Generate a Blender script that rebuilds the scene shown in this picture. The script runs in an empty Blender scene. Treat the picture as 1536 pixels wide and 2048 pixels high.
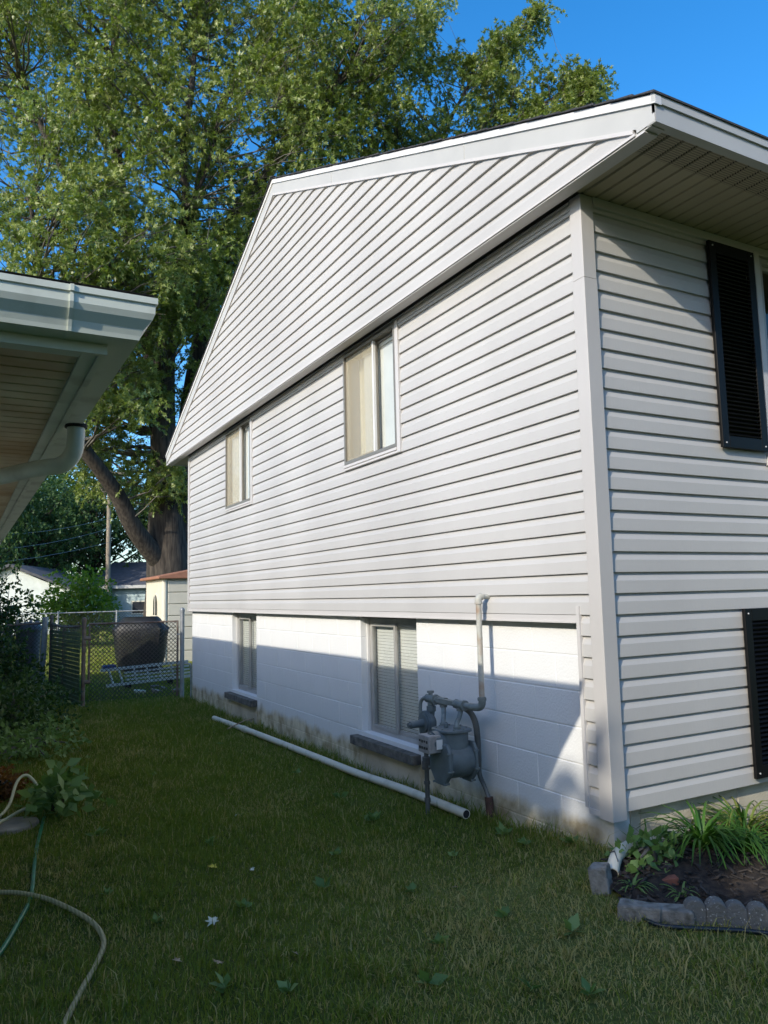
import bpy, math, random
import numpy as np
from mathutils import Vector, Matrix
random.seed(7); rng = np.random.default_rng(7)
scn = bpy.context.scene
COL = scn.collection

# ---------------------------------------------------------------- camera
cam = bpy.data.cameras.new('camera'); camo = bpy.data.objects.new('camera', cam); COL.objects.link(camo)
R_ = (0.87828051, -0.47758214, -0.0232086); U_ = (-0.03140266, -0.10604784, 0.99386505); F_ = (0.47711342, 0.87216349, 0.1081371)
camo.matrix_world = Matrix(((R_[0], U_[0], -F_[0], -2.96399), (R_[1], U_[1], -F_[1], -3.02782), (R_[2], U_[2], -F_[2], 1.16448), (0, 0, 0, 1)))
cam.sensor_fit = 'VERTICAL'; cam.sensor_height = 24.0; cam.lens = 1519.32 / 2048 * 24.0
cam.clip_start = .05; cam.clip_end = 3000
scn.camera = camo
CAM = Vector((-2.964, -3.028, 1.164))

# ---------------------------------------------------------------- light
SUN = Vector((-1.0, -.415, .54)).normalized()          # towards the sun
w = bpy.data.worlds.new("World"); scn.world = w; w.use_nodes = True
nt = w.node_tree
sky = nt.nodes.new('ShaderNodeTexSky'); sky.sky_type = 'NISHITA'; sky.sun_disc = False
sky.sun_elevation = math.asin(SUN.z); sky.sun_rotation = math.atan2(SUN.x, SUN.y) % (2 * math.pi)
sky.air_density = 1.0; sky.dust_density = 1.6; sky.ozone_density = 3.0; sky.altitude = 200
hs_ = nt.nodes.new('ShaderNodeHueSaturation'); hs_.inputs['Saturation'].default_value = 1.35
nt.links.new(sky.outputs[0], hs_.inputs['Color']); nt.links.new(hs_.outputs[0], nt.nodes['Background'].inputs[0]); nt.nodes['Background'].inputs[1].default_value = .15
sl = bpy.data.lights.new('sun', 'SUN'); sl.energy = 2.05; sl.angle = math.radians(.53); sl.color = (1, .925, .785)
so = bpy.data.objects.new('sun', sl); COL.objects.link(so)
so.rotation_euler = (-SUN).to_track_quat('-Z', 'Y').to_euler()
scn.view_settings.view_transform = 'Standard'; scn.view_settings.look = 'None'
scn.view_settings.exposure = 1.05; scn.view_settings.gamma = 1; scn.view_settings.use_curve_mapping = False
scn.render.engine = 'CYCLES'
scn.cycles.max_bounces = 8; scn.cycles.transparent_max_bounces = 16

# ---------------------------------------------------------------- materials
def new_mat(name):
    m = bpy.data.materials.new(name); m.use_nodes = True
    return m, m.node_tree, m.node_tree.nodes['Principled BSDF']
def mat(name, col, rough=.6, var=.08, scale=4.0, bump=0.0, bscale=60.0, metal=0.0, spec=.5, col2=None, stretch=(1, 1, 1), lo=.35, hi=.65):
    m, t, b = new_mat(name); N = t.nodes; L = t.links
    g = N.new('ShaderNodeNewGeometry'); mp = N.new('ShaderNodeMapping'); mp.inputs['Scale'].default_value = stretch
    L.new(g.outputs['Position'], mp.inputs['Vector'])
    n = N.new('ShaderNodeTexNoise'); n.inputs['Scale'].default_value = scale; n.inputs['Detail'].default_value = 6
    L.new(mp.outputs[0], n.inputs['Vector'])
    r = N.new('ShaderNodeValToRGB'); c2 = col2 or tuple(max(0, c * (1 - var)) for c in col)
    c1 = col if col2 else tuple(min(1, c * (1 + var)) for c in col)
    r.color_ramp.elements[0].color = (*c2, 1); r.color_ramp.elements[1].color = (*c1, 1)
    r.color_ramp.elements[0].position = lo; r.color_ramp.elements[1].position = hi
    L.new(n.outputs[0], r.inputs[0]); L.new(r.outputs[0], b.inputs['Base Color'])
    b.inputs['Roughness'].default_value = rough; b.inputs['Metallic'].default_value = metal
    b.inputs['Specular IOR Level'].default_value = spec
    if bump:
        n2 = N.new('ShaderNodeTexNoise'); n2.inputs['Scale'].default_value = bscale; n2.inputs['Detail'].default_value = 5
        L.new(mp.outputs[0], n2.inputs['Vector'])
        bp = N.new('ShaderNodeBump'); bp.inputs['Strength'].default_value = bump; bp.inputs['Distance'].default_value = .01
        L.new(n2.outputs[0], bp.inputs['Height']); L.new(bp.outputs[0], b.inputs['Normal'])
    return m

M = {}
M['siding'] = mat('vinyl_siding', (.47, .457, .437), .5, .055, 1.1, .12, 35, stretch=(1, 1, .3))
M['trim'] = mat('vinyl_trim', (.54, .52, .50), .45, .03, 2, .03, 40)
M['fascia'] = mat('aluminium_fascia', (.46, .455, .43), .42, .05, 2.2, .05, 12)
M['drip'] = mat('drip_edge_metal', (.68, .67, .65), .35, .04, 3)
M['backing'] = mat('sheathing', (.20, .17, .14), .9)
M['post'] = mat('corner_post_vinyl', (.48, .46, .44), .45, .03, 1.5, .03, 40)
M['shingle'] = mat('asphalt_shingle', (.045, .045, .05), .95, .3, 60, .6, 180)
M['frame'] = mat('window_aluminium', (.23, .21, .175), .4, .06, 8, metal=.3)
M['framew'] = mat('basement_window_metal', (.40, .39, .37), .42, .08, 8, metal=.2)
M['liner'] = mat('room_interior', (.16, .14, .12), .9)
M['blind'] = mat('blind_slat', (.88, .88, .86), .5, .03, 6)
M['curtain'] = mat('cream_curtain', (.78, .72, .56), .8, .1, 5, stretch=(1, 9, .3))
M['sill'] = mat('sill_concrete', (.20, .185, .155), .95, .4, 14, .6, 90, lo=.3, hi=.7, col2=(.055, .053, .05))
M['bare'] = mat('bare_concrete', (.60, .54, .42), .9, .2, 3.0, .35, 70, col2=(.33, .28, .20), lo=.25, hi=.6)
M['black'] = mat('black_vinyl', (.003, .003, .0035), .5, .1, 8, spec=.25)
M['screw'] = mat('screw_head', (.6, .6, .6), .4)
M['meter'] = mat('meter_grey_paint', (.115, .145, .155), .42, .14, 14, .08, 90)
M['meter2'] = mat('meter_pipe_paint', (.155, .18, .175), .5, .22, 18, .15, 70)
M['riser'] = mat('weathered_gas_pipe', (.42, .42, .38), .55, .2, 9, .2, 80, col2=(.30, .20, .13), lo=.25, hi=.50)
M['rust'] = mat('rusty_iron', (.085, .045, .032), .85, .3, 20, .4, 90)
M['conduit'] = mat('dark_conduit', (.10, .105, .10), .6, .25, 12, .2, 60)
M['index'] = mat('meter_index_plastic', (.30, .285, .275), .35, .15, 30)
M['ink'] = mat('dial_ink', (.03, .03, .03), .5)
M['pvc'] = mat('white_pvc', (.66, .62, .50), .45, .1, 7, .05, 30, col2=(.42, .39, .30), lo=.2, hi=.45)
M['hole'] = mat('pipe_inside', (.02, .02, .02), .9)
M['nsoffit'] = mat('old_soffit', (.70, .60, .43), .7, .2, 2.5, .05, 30, col2=(.50, .33, .18), lo=.35, hi=.65)
M['gutter'] = mat('old_gutter', (.66, .69, .60), .38, .14, 5, .08, 9, col2=(.36, .36, .29), lo=.22, hi=.48)
M['roofgrey'] = mat('far_roof', (.075, .078, .09), .95, .2, 5)
M['galv'] = mat('galvanised_pipe', (.33, .345, .36), .42, .15, 12, metal=.5)
M['oldpost'] = mat('old_fence_post', (.20, .17, .14), .7, .25, 9, metal=.2, col2=(.13, .08, .06))
M['wire'] = mat('fence_wire', (.07, .062, .055), .6, metal=.3)
M['slat'] = mat('privacy_slat', (.12, .145, .06), .7, .3, 12)
M['picket'] = mat('pale_picket', (.42, .39, .38), .8, .2, 8)
M['shed'] = mat('resin_shed', (.60, .56, .45), .6, .05, 3, .05, 20)
M['shedroof'] = mat('terracotta_resin', (.30, .135, .08), .7, .1, 5)
M['cover'] = mat('black_grill_cover', (.030, .032, .018), .5, .4, 3, .5, 9, col2=(.007, .007, .007), lo=.45, hi=.75)
M['alu'] = mat('ladder_aluminium', (.62, .62, .60), .45, .1, 9, metal=.2)
M['blue'] = mat('blue_plastic', (.02, .05, .16), .5)
M['brickred'] = mat('red_brick', (.22, .08, .05), .9, .2, 20, .4)
M['bluehouse'] = mat('blue_grey_siding', (.34, .43, .44), .6, .12, 3)
M['palehouse'] = mat('pale_siding', (.55, .60, .58), .6, .08, 3)
M['glassdark'] = mat('far_window', (.03, .03, .035), .15)
M['wood'] = mat('pole_wood', (.26, .22, .17), .9, .2, 4, .3, 40, stretch=(4, 4, .5))
M['bark'] = mat('silver_maple_bark', (.075, .062, .05), .95, .3, 5, 1.0, 16, stretch=(3, 3, .45), col2=(.022, .018, .015), lo=.35, hi=.65)
M['twig'] = mat('branch_bark', (.15, .14, .12), .9, .25, 6, .4, 30, col2=(.06, .055, .05))
M['soil'] = mat('mulch_soil', (.05, .036, .026), 1, .5, 30, .8, 90, col2=(.015, .011, .009))
M['chip'] = mat('mulch_chip', (.075, .062, .052), .9, .5, 18, .3, 60, col2=(.02, .015, .013))
M['stone'] = mat('edging_concrete', (.27, .255, .225), .95, .3, 22, .8, 70, col2=(.12, .11, .09), lo=.3, hi=.6)
M['lichen'] = mat('lichen_concrete', (.60, .60, .56), .95, .2, 95, .8, 70, col2=(.15, .145, .13), lo=.62, hi=.72)
M['hosegreen'] = mat('green_hose', (.01, .16, .075), .3, .15, 20)
M['hosecream'] = mat('cream_hose', (.52, .50, .30), .45, .1, 20)
M['hoseblack'] = mat('dark_hose', (.012, .018, .022), .4, .1, 20)
M['slab'] = mat('stepping_stone', (.28, .25, .20), .9, .2, 9, .4, 60)
M['bin'] = mat('grey_bin', (.10, .10, .11), .6)
M['whiteleaf'] = mat('pale_leaf', (.62, .62, .50), .7, .15, 30)
M['tanleaf'] = mat('dry_leaf', (.36, .27, .17), .8, .3, 30)
M['yellowleaf'] = mat('yellow_leaf', (.50, .44, .04), .6, .2, 30)

# hose with braid
def braid():
    m, t, b = new_mat('braided_hose'); N, L = t.nodes, t.links
    g = N.new('ShaderNodeNewGeometry'); wv = N.new('ShaderNodeTexWave'); wv.inputs['Scale'].default_value = 22; wv.inputs['Distortion'].default_value = 1.5
    L.new(g.outputs['Position'], wv.inputs['Vector']); r = N.new('ShaderNodeValToRGB')
    r.color_ramp.elements[0].color = (.22, .21, .10, 1); r.color_ramp.elements[1].color = (.36, .33, .19, 1)
    r.color_ramp.elements[0].position = .25; r.color_ramp.elements[1].position = .6
    L.new(wv.outputs[0], r.inputs[0]); L.new(r.outputs[0], b.inputs['Base Color']); b.inputs['Roughness'].default_value = .55
    return m
M['braid'] = braid()

# painted block: white paint above an uneven edge, bare stained concrete below
def block_mat():
    m, t, b = new_mat('painted_block'); N, L = t.nodes, t.links
    g = N.new('ShaderNodeNewGeometry'); sep = N.new('ShaderNodeSeparateXYZ'); L.new(g.outputs['Position'], sep.inputs[0])
    mp = N.new('ShaderNodeMapping'); mp.inputs['Scale'].default_value = (1, 1, .8); L.new(g.outputs['Position'], mp.inputs[0])
    n1 = N.new('ShaderNodeTexNoise'); n1.inputs['Scale'].default_value = 2.6; n1.inputs['Detail'].default_value = 8; n1.inputs['Roughness'].default_value = .62
    L.new(mp.outputs[0], n1.inputs['Vector'])
    a = N.new('ShaderNodeMath'); a.operation = 'MULTIPLY_ADD'; a.inputs[1].default_value = .30; L.new(n1.outputs[0], a.inputs[0]); L.new(sep.outputs['Z'], a.inputs[2])
    rmp = N.new('ShaderNodeMapRange'); rmp.inputs['From Min'].default_value = -.01; rmp.inputs['From Max'].default_value = .07; L.new(a.outputs[0], rmp.inputs[0])
    # stains of soil splash
    n2 = N.new('ShaderNodeTexNoise'); n2.inputs['Scale'].default_value = 9; n2.inputs['Detail'].default_value = 7; L.new(mp.outputs[0], n2.inputs['Vector'])
    rb = N.new('ShaderNodeValToRGB'); rb.color_ramp.elements[0].color = (.33, .265, .16, 1); rb.color_ramp.elements[1].color = (.68, .61, .45, 1)
    rb.color_ramp.elements[0].position = .32; rb.color_ramp.elements[1].position = .62; L.new(n2.outputs[0], rb.inputs[0])
    n3 = N.new('ShaderNodeTexNoise'); n3.inputs['Scale'].default_value = 3; n3.inputs['Detail'].default_value = 5; L.new(g.outputs['Position'], n3.inputs['Vector'])
    rw = N.new('ShaderNodeValToRGB'); rw.color_ramp.elements[0].color = (.68, .685, .675, 1); rw.color_ramp.elements[1].color = (.76, .76, .75, 1); L.new(n3.outputs[0], rw.inputs[0])
    mx = N.new('ShaderNodeMixRGB'); L.new(rmp.outputs[0], mx.inputs[0]); L.new(rb.outputs[0], mx.inputs[1]); L.new(rw.outputs[0], mx.inputs[2])
    L.new(mx.outputs[0], b.inputs['Base Color']); b.inputs['Roughness'].default_value = .6; b.inputs['Specular IOR Level'].default_value = .3
    n4 = N.new('ShaderNodeTexNoise'); n4.inputs['Scale'].default_value = 70; n4.inputs['Detail'].default_value = 6; L.new(g.outputs['Position'], n4.inputs['Vector'])
    bp = N.new('ShaderNodeBump'); bp.inputs['Strength'].default_value = .22; bp.inputs['Distance'].default_value = .01
    L.new(n4.outputs[0], bp.inputs['Height']); L.new(bp.outputs[0], b.inputs['Normal'])
    return m
M['block'] = block_mat()

# soffit with a perforated outer half (rows of tiny slots)
def soffit_mat(name, axis, lim, sgn, col, dark):
    m, t, b = new_mat(name); N, L = t.nodes, t.links
    g = N.new('ShaderNodeNewGeometry'); sep = N.new('ShaderNodeSeparateXYZ'); L.new(g.outputs['Position'], sep.inputs[0])
    def sine(out, per):
        a = N.new('ShaderNodeMath'); a.operation = 'MULTIPLY'; a.inputs[1].default_value = 2 * math.pi / per; L.new(out, a.inputs[0])
        s = N.new('ShaderNodeMath'); s.operation = 'SINE'; L.new(a.outputs[0], s.inputs[0])
        q = N.new('ShaderNodeMath'); q.operation = 'GREATER_THAN'; q.inputs[1].default_value = -.1; L.new(s.outputs[0], q.inputs[0]); return q
    s1 = sine(sep.outputs['X'], .0085 if axis == 'Y' else .016); s2 = sine(sep.outputs['Y'], .016 if axis == 'Y' else .0085)
    mm = N.new('ShaderNodeMath'); mm.operation = 'MULTIPLY'; L.new(s1.outputs[0], mm.inputs[0]); L.new(s2.outputs[0], mm.inputs[1])
    c = N.new('ShaderNodeMath'); c.operation = 'LESS_THAN' if sgn < 0 else 'GREATER_THAN'; c.inputs[1].default_value = lim; L.new(sep.outputs[axis], c.inputs[0])
    f = N.new('ShaderNodeMath'); f.operation = 'MULTIPLY'; L.new(mm.outputs[0], f.inputs[0]); L.new(c.outputs[0], f.inputs[1])
    n = N.new('ShaderNodeTexNoise'); n.inputs['Scale'].default_value = 3; n.inputs['Detail'].default_value = 6; L.new(g.outputs['Position'], n.inputs['Vector'])
    r = N.new('ShaderNodeValToRGB'); r.color_ramp.elements[0].color = (*[k * .82 for k in col], 1); r.color_ramp.elements[1].color = (*col, 1); L.new(n.outputs[0], r.inputs[0])
    mx = N.new('ShaderNodeMixRGB'); L.new(f.outputs[0], mx.inputs[0]); L.new(r.outputs[0], mx.inputs[1]); mx.inputs[2].default_value = (*dark, 1)
    L.new(mx.outputs[0], b.inputs['Base Color']); b.inputs['Roughness'].default_value = .55
    return m
M['soffit'] = soffit_mat('soffit_vinyl', 'Y', -.43, -1, (.42, .36, .24), (.045, .032, .022))

def glass_mat(name, tint=(1, 1, 1), refl=.10, rough=.0):
    m, t, b = new_mat(name); N, L = t.nodes, t.links
    N.remove(b); out = N['Material Output']
    tr = N.new('ShaderNodeBsdfTransparent'); tr.inputs[0].default_value = (*tint, 1)
    gl = N.new('ShaderNodeBsdfGlossy'); gl.inputs['Roughness'].default_value = rough
    fr = N.new('ShaderNodeFresnel'); fr.inputs[0].default_value = 1.6
    ad = N.new('ShaderNodeMath'); ad.operation = 'ADD'; ad.inputs[1].default_value = refl; ad.use_clamp = True; L.new(fr.outputs[0], ad.inputs[0])
    g = N.new('ShaderNodeNewGeometry'); iv = N.new('ShaderNodeMath'); iv.operation = 'SUBTRACT'; iv.inputs[0].default_value = 1; L.new(g.outputs['Backfacing'], iv.inputs[1])
    fm_ = N.new('ShaderNodeMath'); fm_.operation = 'MULTIPLY'; L.new(ad.outputs[0], fm_.inputs[0]); L.new(iv.outputs[0], fm_.inputs[1])
    mx = N.new('ShaderNodeMixShader'); L.new(fm_.outputs[0], mx.inputs[0]); L.new(tr.outputs[0], mx.inputs[1]); L.new(gl.outputs[0], mx.inputs[2])
    L.new(mx.outputs[0], out.inputs[0]); return m
M['glass'] = glass_mat('window_glass', (.95, .96, .95), .0, .01)
def screen_mat():
    m, t, b = new_mat('insect_screen'); N, L = t.nodes, t.links; out = N['Material Output']
    tr = N.new('ShaderNodeBsdfTransparent'); df = N.new('ShaderNodeBsdfDiffuse'); df.inputs[0].default_value = (.62, .56, .42, 1)
    mx = N.new('ShaderNodeMixShader'); mx.inputs[0].default_value = .25; L.new(tr.outputs[0], mx.inputs[1]); L.new(df.outputs[0], mx.inputs[2])
    L.new(mx.outputs[0], out.inputs[0]); N.remove(b); return m
M['screen'] = screen_mat()

def leaf_mat(name, ca, cb, cc, trans=.35, rough=.5, spec=.4):
    m, t, b = new_mat(name); N, L = t.nodes, t.links; out = N['Material Output']
    at = N.new('ShaderNodeAttribute'); at.attribute_name = 'tint'
    r = N.new('ShaderNodeValToRGB'); e = r.color_ramp.elements
    e[0].color = (*ca, 1); e[1].color = (*cc, 1); x = e.new(.55); x.color = (*cb, 1)
    L.new(at.outputs['Fac'], r.inputs[0]); L.new(r.outputs[0], b.inputs['Base Color'])
    b.inputs['Roughness'].default_value = rough; b.inputs['Specular IOR Level'].default_value = spec
    tl = N.new('ShaderNodeBsdfTranslucent'); hs = N.new('ShaderNodeHueSaturation'); hs.inputs['Value'].default_value = 1.5; hs.inputs['Saturation'].default_value = 1.15
    L.new(r.outputs[0], hs.inputs['Color']); L.new(hs.outputs[0], tl.inputs[0])
    mx = N.new('ShaderNodeMixShader'); mx.inputs[0].default_value = trans
    L.new(b.outputs[0], mx.inputs[1]); L.new(tl.outputs[0], mx.inputs[2]); L.new(mx.outputs[0], out.inputs[0]); return m
M['maple'] = leaf_mat('maple_leaf', (.075, .115, .018), (.175, .235, .05), (.36, .40, .15), .34, .42, .6)
M['treeleaf'] = leaf_mat('tree_leaf', (.03, .07, .022), (.055, .11, .03), (.10, .16, .06), .3)
M['bushleaf'] = leaf_mat('bush_leaf', (.07, .14, .02), (.13, .22, .03), (.20, .30, .06), .4)
M['shrubleaf'] = leaf_mat('shrub_leaf', (.02, .05, .012), (.045, .09, .02), (.10, .16, .04), .3)
M['grassblade'] = leaf_mat('grass_blade', (.115, .16, .026), (.175, .23, .038), (.47, .39, .17), .3, .6, .2)
M['lily'] = leaf_mat('lily_leaf', (.04, .12, .02), (.08, .18, .03), (.30, .28, .08), .3, .4)
M['weed'] = leaf_mat('weed_leaf', (.09, .17, .04), (.15, .25, .07), (.24, .33, .12), .3)
M['mum'] = leaf_mat('rust_flower', (.09, .04, .008), (.17, .07, .012), (.24, .12, .02), .2)

def ground_mat():
    m, t, b = new_mat('lawn_soil'); N, L = t.nodes, t.links
    g = N.new('ShaderNodeNewGeometry')
    n = N.new('ShaderNodeTexNoise'); n.inputs['Scale'].default_value = .8; n.inputs['Detail'].default_value = 8; L.new(g.outputs['Position'], n.inputs['Vector'])
    n2 = N.new('ShaderNodeTexNoise'); n2.inputs['Scale'].default_value = 30; n2.inputs['Detail'].default_value = 8; L.new(g.outputs['Position'], n2.inputs['Vector'])
    r = N.new('ShaderNodeValToRGB'); r.color_ramp.elements[0].color = (.075, .10, .022, 1); r.color_ramp.elements[1].color = (.17, .19, .055, 1)
    r.color_ramp.elements[0].position = .35; r.color_ramp.elements[1].position = .7
    L.new(n.outputs[0], r.inputs[0])
    r2 = N.new('ShaderNodeValToRGB'); r2.color_ramp.elements[0].color = (.45, .45, .45, 1); r2.color_ramp.elements[1].color = (1.25, 1.25, 1.25, 1); L.new(n2.outputs[0], r2.inputs[0])
    mx = N.new('ShaderNodeMixRGB'); mx.blend_type = 'MULTIPLY'; mx.inputs[0].default_value = 1; L.new(r.outputs[0], mx.inputs[1]); L.new(r2.outputs[0], mx.inputs[2])
    L.new(mx.outputs[0], b.inputs['Base Color']); b.inputs['Roughness'].default_value = 1; b.inputs['Specular IOR Level'].default_value = .1
    bp = N.new('ShaderNodeBump'); bp.inputs['Strength'].default_value = .8; bp.inputs['Distance'].default_value = .03; L.new(n2.outputs[0], bp.inputs['Height']); L.new(bp.outputs[0], b.inputs['Normal'])
    return m
M['ground'] = ground_mat()

# ---------------------------------------------------------------- mesh helpers
class MB:
    def __init__(s): s.v = []; s.f = []
    def add(s, vs, fs):
        o = len(s.v); s.v += [tuple(v) for v in vs]; s.f += [tuple(i + o for i in f) for f in fs]; return s
    def box(s, x0, x1, y0, y1, z0, z1):
        return s.add([(x0, y0, z0), (x1, y0, z0), (x1, y1, z0), (x0, y1, z0), (x0, y0, z1), (x1, y0, z1), (x1, y1, z1), (x0, y1, z1)],
                     [(0, 3, 2, 1), (4, 5, 6, 7), (0, 1, 5, 4), (1, 2, 6, 5), (2, 3, 7, 6), (3, 0, 4, 7)])
    def obox(s, c, ax, ay, az, hx, hy, hz):
        c = Vector(c); ax, ay, az = Vector(ax).normalized() * hx, Vector(ay).normalized() * hy, Vector(az).normalized() * hz
        vs = [c + i * ax + j * ay + k * az for k in (-1, 1) for (i, j) in ((-1, -1), (1, -1), (1, 1), (-1, 1))]
        return s.add(vs, [(0, 3, 2, 1), (4, 5, 6, 7), (0, 1, 5, 4), (1, 2, 6, 5), (2, 3, 7, 6), (3, 0, 4, 7)])
    def bar(s, a, b, w_, h_):
        a, b = Vector(a), Vector(b); d = (b - a); up = Vector((0, 0, 1)) if abs(d.normalized().z) < .95 else Vector((1, 0, 0))
        sx = d.cross(up).normalized(); sz = sx.cross(d).normalized()
        return s.obox((a + b) / 2, d, sx, sz, d.length / 2, w_ / 2, h_ / 2)
    def prism(s, poly, axis, a, b):
        n = len(poly)
        def P(p, t):
            return {'x': (t, p[0], p[1]), 'y': (p[0], t, p[1]), 'z': (p[0], p[1], t)}[axis]
        vs = [P(p, a) for p in poly] + [P(p, b) for p in poly]
        fs = [tuple(range(n - 1, -1, -1)), tuple(range(n, 2 * n))] + [(i, (i + 1) % n, n + (i + 1) % n, n + i) for i in range(n)]
        return s.add(vs, fs)
    def tube(s, pts, rad, n=12, cap=True, smooth=0):
        pts = [Vector(p) for p in pts]
        if smooth: pts, rad = spline(pts, rad, smooth)
        if not hasattr(rad, '__len__'): rad = [rad] * len(pts)
        T = [(pts[min(i + 1, len(pts) - 1)] - pts[max(i - 1, 0)]).normalized() for i in range(len(pts))]
        u = T[0].orthogonal().normalized(); vs = []
        for i, p in enumerate(pts):
            if i:
                u = (u - T[i] * u.dot(T[i])); u = u.normalized() if u.length > 1e-6 else T[i].orthogonal().normalized()
            v = T[i].cross(u)
            vs += [p + (u * math.cos(2 * math.pi * k / n) + v * math.sin(2 * math.pi * k / n)) * rad[i] for k in range(n)]
        fs = []
        for i in range(len(pts) - 1):
            fs += [(i * n + k, i * n + (k + 1) % n, (i + 1) * n + (k + 1) % n, (i + 1) * n + k) for k in range(n)]
        if cap: fs += [tuple(range(n - 1, -1, -1)), tuple(range((len(pts) - 1) * n, len(pts) * n))]
        return s.add(vs, fs)
    def cyl(s, a, b, r, n=20, r2=None): return s.tube([a, b], [r, r if r2 is None else r2], n)
    def sphere(s, c, rx, ry=None, rz=None, n=12, m=8):
        ry = ry or rx; rz = rz or rx; vs = [(c[0], c[1], c[2] - rz)]
        for i in range(1, m):
            t = math.pi * i / m - math.pi / 2
            for k in range(n):
                a = 2 * math.pi * k / n; vs.append((c[0] + rx * math.cos(t) * math.cos(a), c[1] + ry * math.cos(t) * math.sin(a), c[2] + rz * math.sin(t)))
        vs.append((c[0], c[1], c[2] + rz)); fs = [(0, 1 + (k + 1) % n, 1 + k) for k in range(n)]
        for i in range(m - 2):
            fs += [(1 + i * n + k, 1 + i * n + (k + 1) % n, 1 + (i + 1) * n + (k + 1) % n, 1 + (i + 1) * n + k) for k in range(n)]
        l = len(vs) - 1; fs += [(1 + (m - 2) * n + k, 1 + (m - 2) * n + (k + 1) % n, l) for k in range(n)]
        return s.add(vs, fs)
def spline(pts, rad, sub):
    if not hasattr(rad, '__len__'): rad = [rad] * len(pts)
    P = [pts[0]] + list(pts) + [pts[-1]]; out = []; ro = []
    for i in range(1, len(P) - 2):
        for k in range(sub):
            t = k / sub; a, b, c, d = P[i - 1], P[i], P[i + 1], P[i + 2]
            out.append(.5 * ((2 * b) + (c - a) * t + (2 * a - 5 * b + 4 * c - d) * t * t + (3 * b - 3 * c + d - a) * t ** 3))
            ro.append(rad[i - 1] * (1 - t) + rad[i] * t)
    out.append(pts[-1]); ro.append(rad[-1]); return out, ro

def link(name, me, mt=None, parent=None, smooth=False):
    o = bpy.data.objects.new(name, me); COL.objects.link(o)
    if mt and not me.materials: me.materials.append(M[mt])
    if parent is not None: o.parent = parent
    return o
def build(name, mb, mt, parent=None, smooth=False, bevel=0):
    me = bpy.data.meshes.new(name); me.from_pydata(mb.v, [], mb.f); me.update()
    if smooth:
        me.polygons.foreach_set('use_smooth', [True] * len(me.polygons)); me.set_sharp_from_angle(angle=math.radians(38))
    o = link(name, me, mt, parent)
    if bevel:
        b = o.modifiers.new('bevel', 'BEVEL'); b.width = bevel; b.segments = 2; b.limit_method = 'ANGLE'
    return o
def tag(o, label=None, cat=None, group=None, kind=None):
    if label: o['label'] = label
    if cat: o['category'] = cat
    if group: o['group'] = group
    if kind: o['kind'] = kind
    return o
def empty(name, loc=(0, 0, 0), label=None, cat=None, group=None):
    o = bpy.data.objects.new(name, None); COL.objects.link(o); o.location = loc; o.empty_display_size = .2
    o['_l'] = 0; del o['_l']
    return tag(o, label, cat, group)
def thing_build(root, name, mb, mt, smooth=False, bevel=0):
    """part with geometry given in world coordinates under an Empty that is only translated"""
    L0 = root.location; mb.v = [(a - L0.x, b - L0.y, c - L0.z) for a, b, c in mb.v]
    return build(name, mb, mt, root, smooth, bevel)
def npmesh(name, verts, faces, mt, parent=None, tint=None):
    """triangles / quads from numpy arrays"""
    me = bpy.data.meshes.new(name); k = faces.shape[1]
    me.vertices.add(len(verts)); me.vertices.foreach_set('co', verts.astype(np.float32).ravel())
    me.loops.add(faces.size); me.loops.foreach_set('vertex_index', faces.astype(np.int32).ravel())
    me.polygons.add(len(faces)); me.polygons.foreach_set('loop_start', np.arange(0, faces.size, k, dtype=np.int32))
    me.polygons.foreach_set('loop_total', np.full(len(faces), k, dtype=np.int32))
    if tint is not None:
        a = me.attributes.new('tint', 'FLOAT', 'POINT'); a.data.foreach_set('value', tint.astype(np.float32))
    me.update(calc_edges=True); me.materials.append(M[mt])
    return link(name, me, None, parent)

# ---------------------------------------------------------------- ground
def gz(x, y):
    x = np.asarray(x, float); y = np.asarray(y, float)
    z = -.33 - .008 * np.clip(y, -4, 14) + .012 * np.clip(-y - 1, 0, 3)
    z = z + .13 * np.exp(-((x - .45) ** 2 / .55 + (y + .05) ** 2 / .28))
    z = z + .018 * np.sin(1.3 * x + .7 * y) * np.cos(.9 * y - .4 * x) + .008 * np.sin(4.1 * x + 1) * np.sin(3.7 * y)
    z = z + .04 * np.exp(-((x + .05) / .25) ** 2) * (y > -.3)
    return z
def GZ(x, y): return float(gz(x, y))
def axis(a, b, fine0, fine1, df, dc):
    return np.unique(np.round(np.concatenate([np.arange(a, fine0, dc), np.arange(fine0, fine1, df), np.arange(fine1, b + dc, dc)]), 4))
xs = axis(-300, 300, -6, 6, .12, 14); ys = axis(-200, 400, -6, 20, .15, 15)
X, Y = np.meshgrid(xs, ys); Z = gz(X, Y)
vv = np.stack([X.ravel(), Y.ravel(), Z.ravel()], 1); nx = len(xs); ny = len(ys)
i, j = np.meshgrid(np.arange(nx - 1), np.arange(ny - 1)); q = (j * nx + i).ravel()
ff = np.stack([q, q + 1, q + nx + 1, q + nx], 1)
tag(npmesh('ground', vv, ff, 'ground'), 'grassy ground of the side yard and the back yard', kind='structure')

# ---------------------------------------------------------------- the house
C = .1143; L_ = 8.76; ZT = 3.40; G = -.13; YR = 4.53; SL = .432; ER = 9.66
house = empty('house', (0, 0, -.3), 'two storey gabled house clad in pale grey lap siding over white painted block', 'house')
H = lambda n, mb, mt, **k: thing_build(house, n, mb, mt, **k)
def sub(parent, n, mb, mt, **k):
    L0 = Vector((0, 0, 0)); p = parent
    while p: L0 += p.location; p = p.parent
    mb.v = [(a - L0.x, b - L0.y, c - L0.z) for a, b, c in mb.v]
    return build(n, mb, mt, parent, **k)

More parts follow.
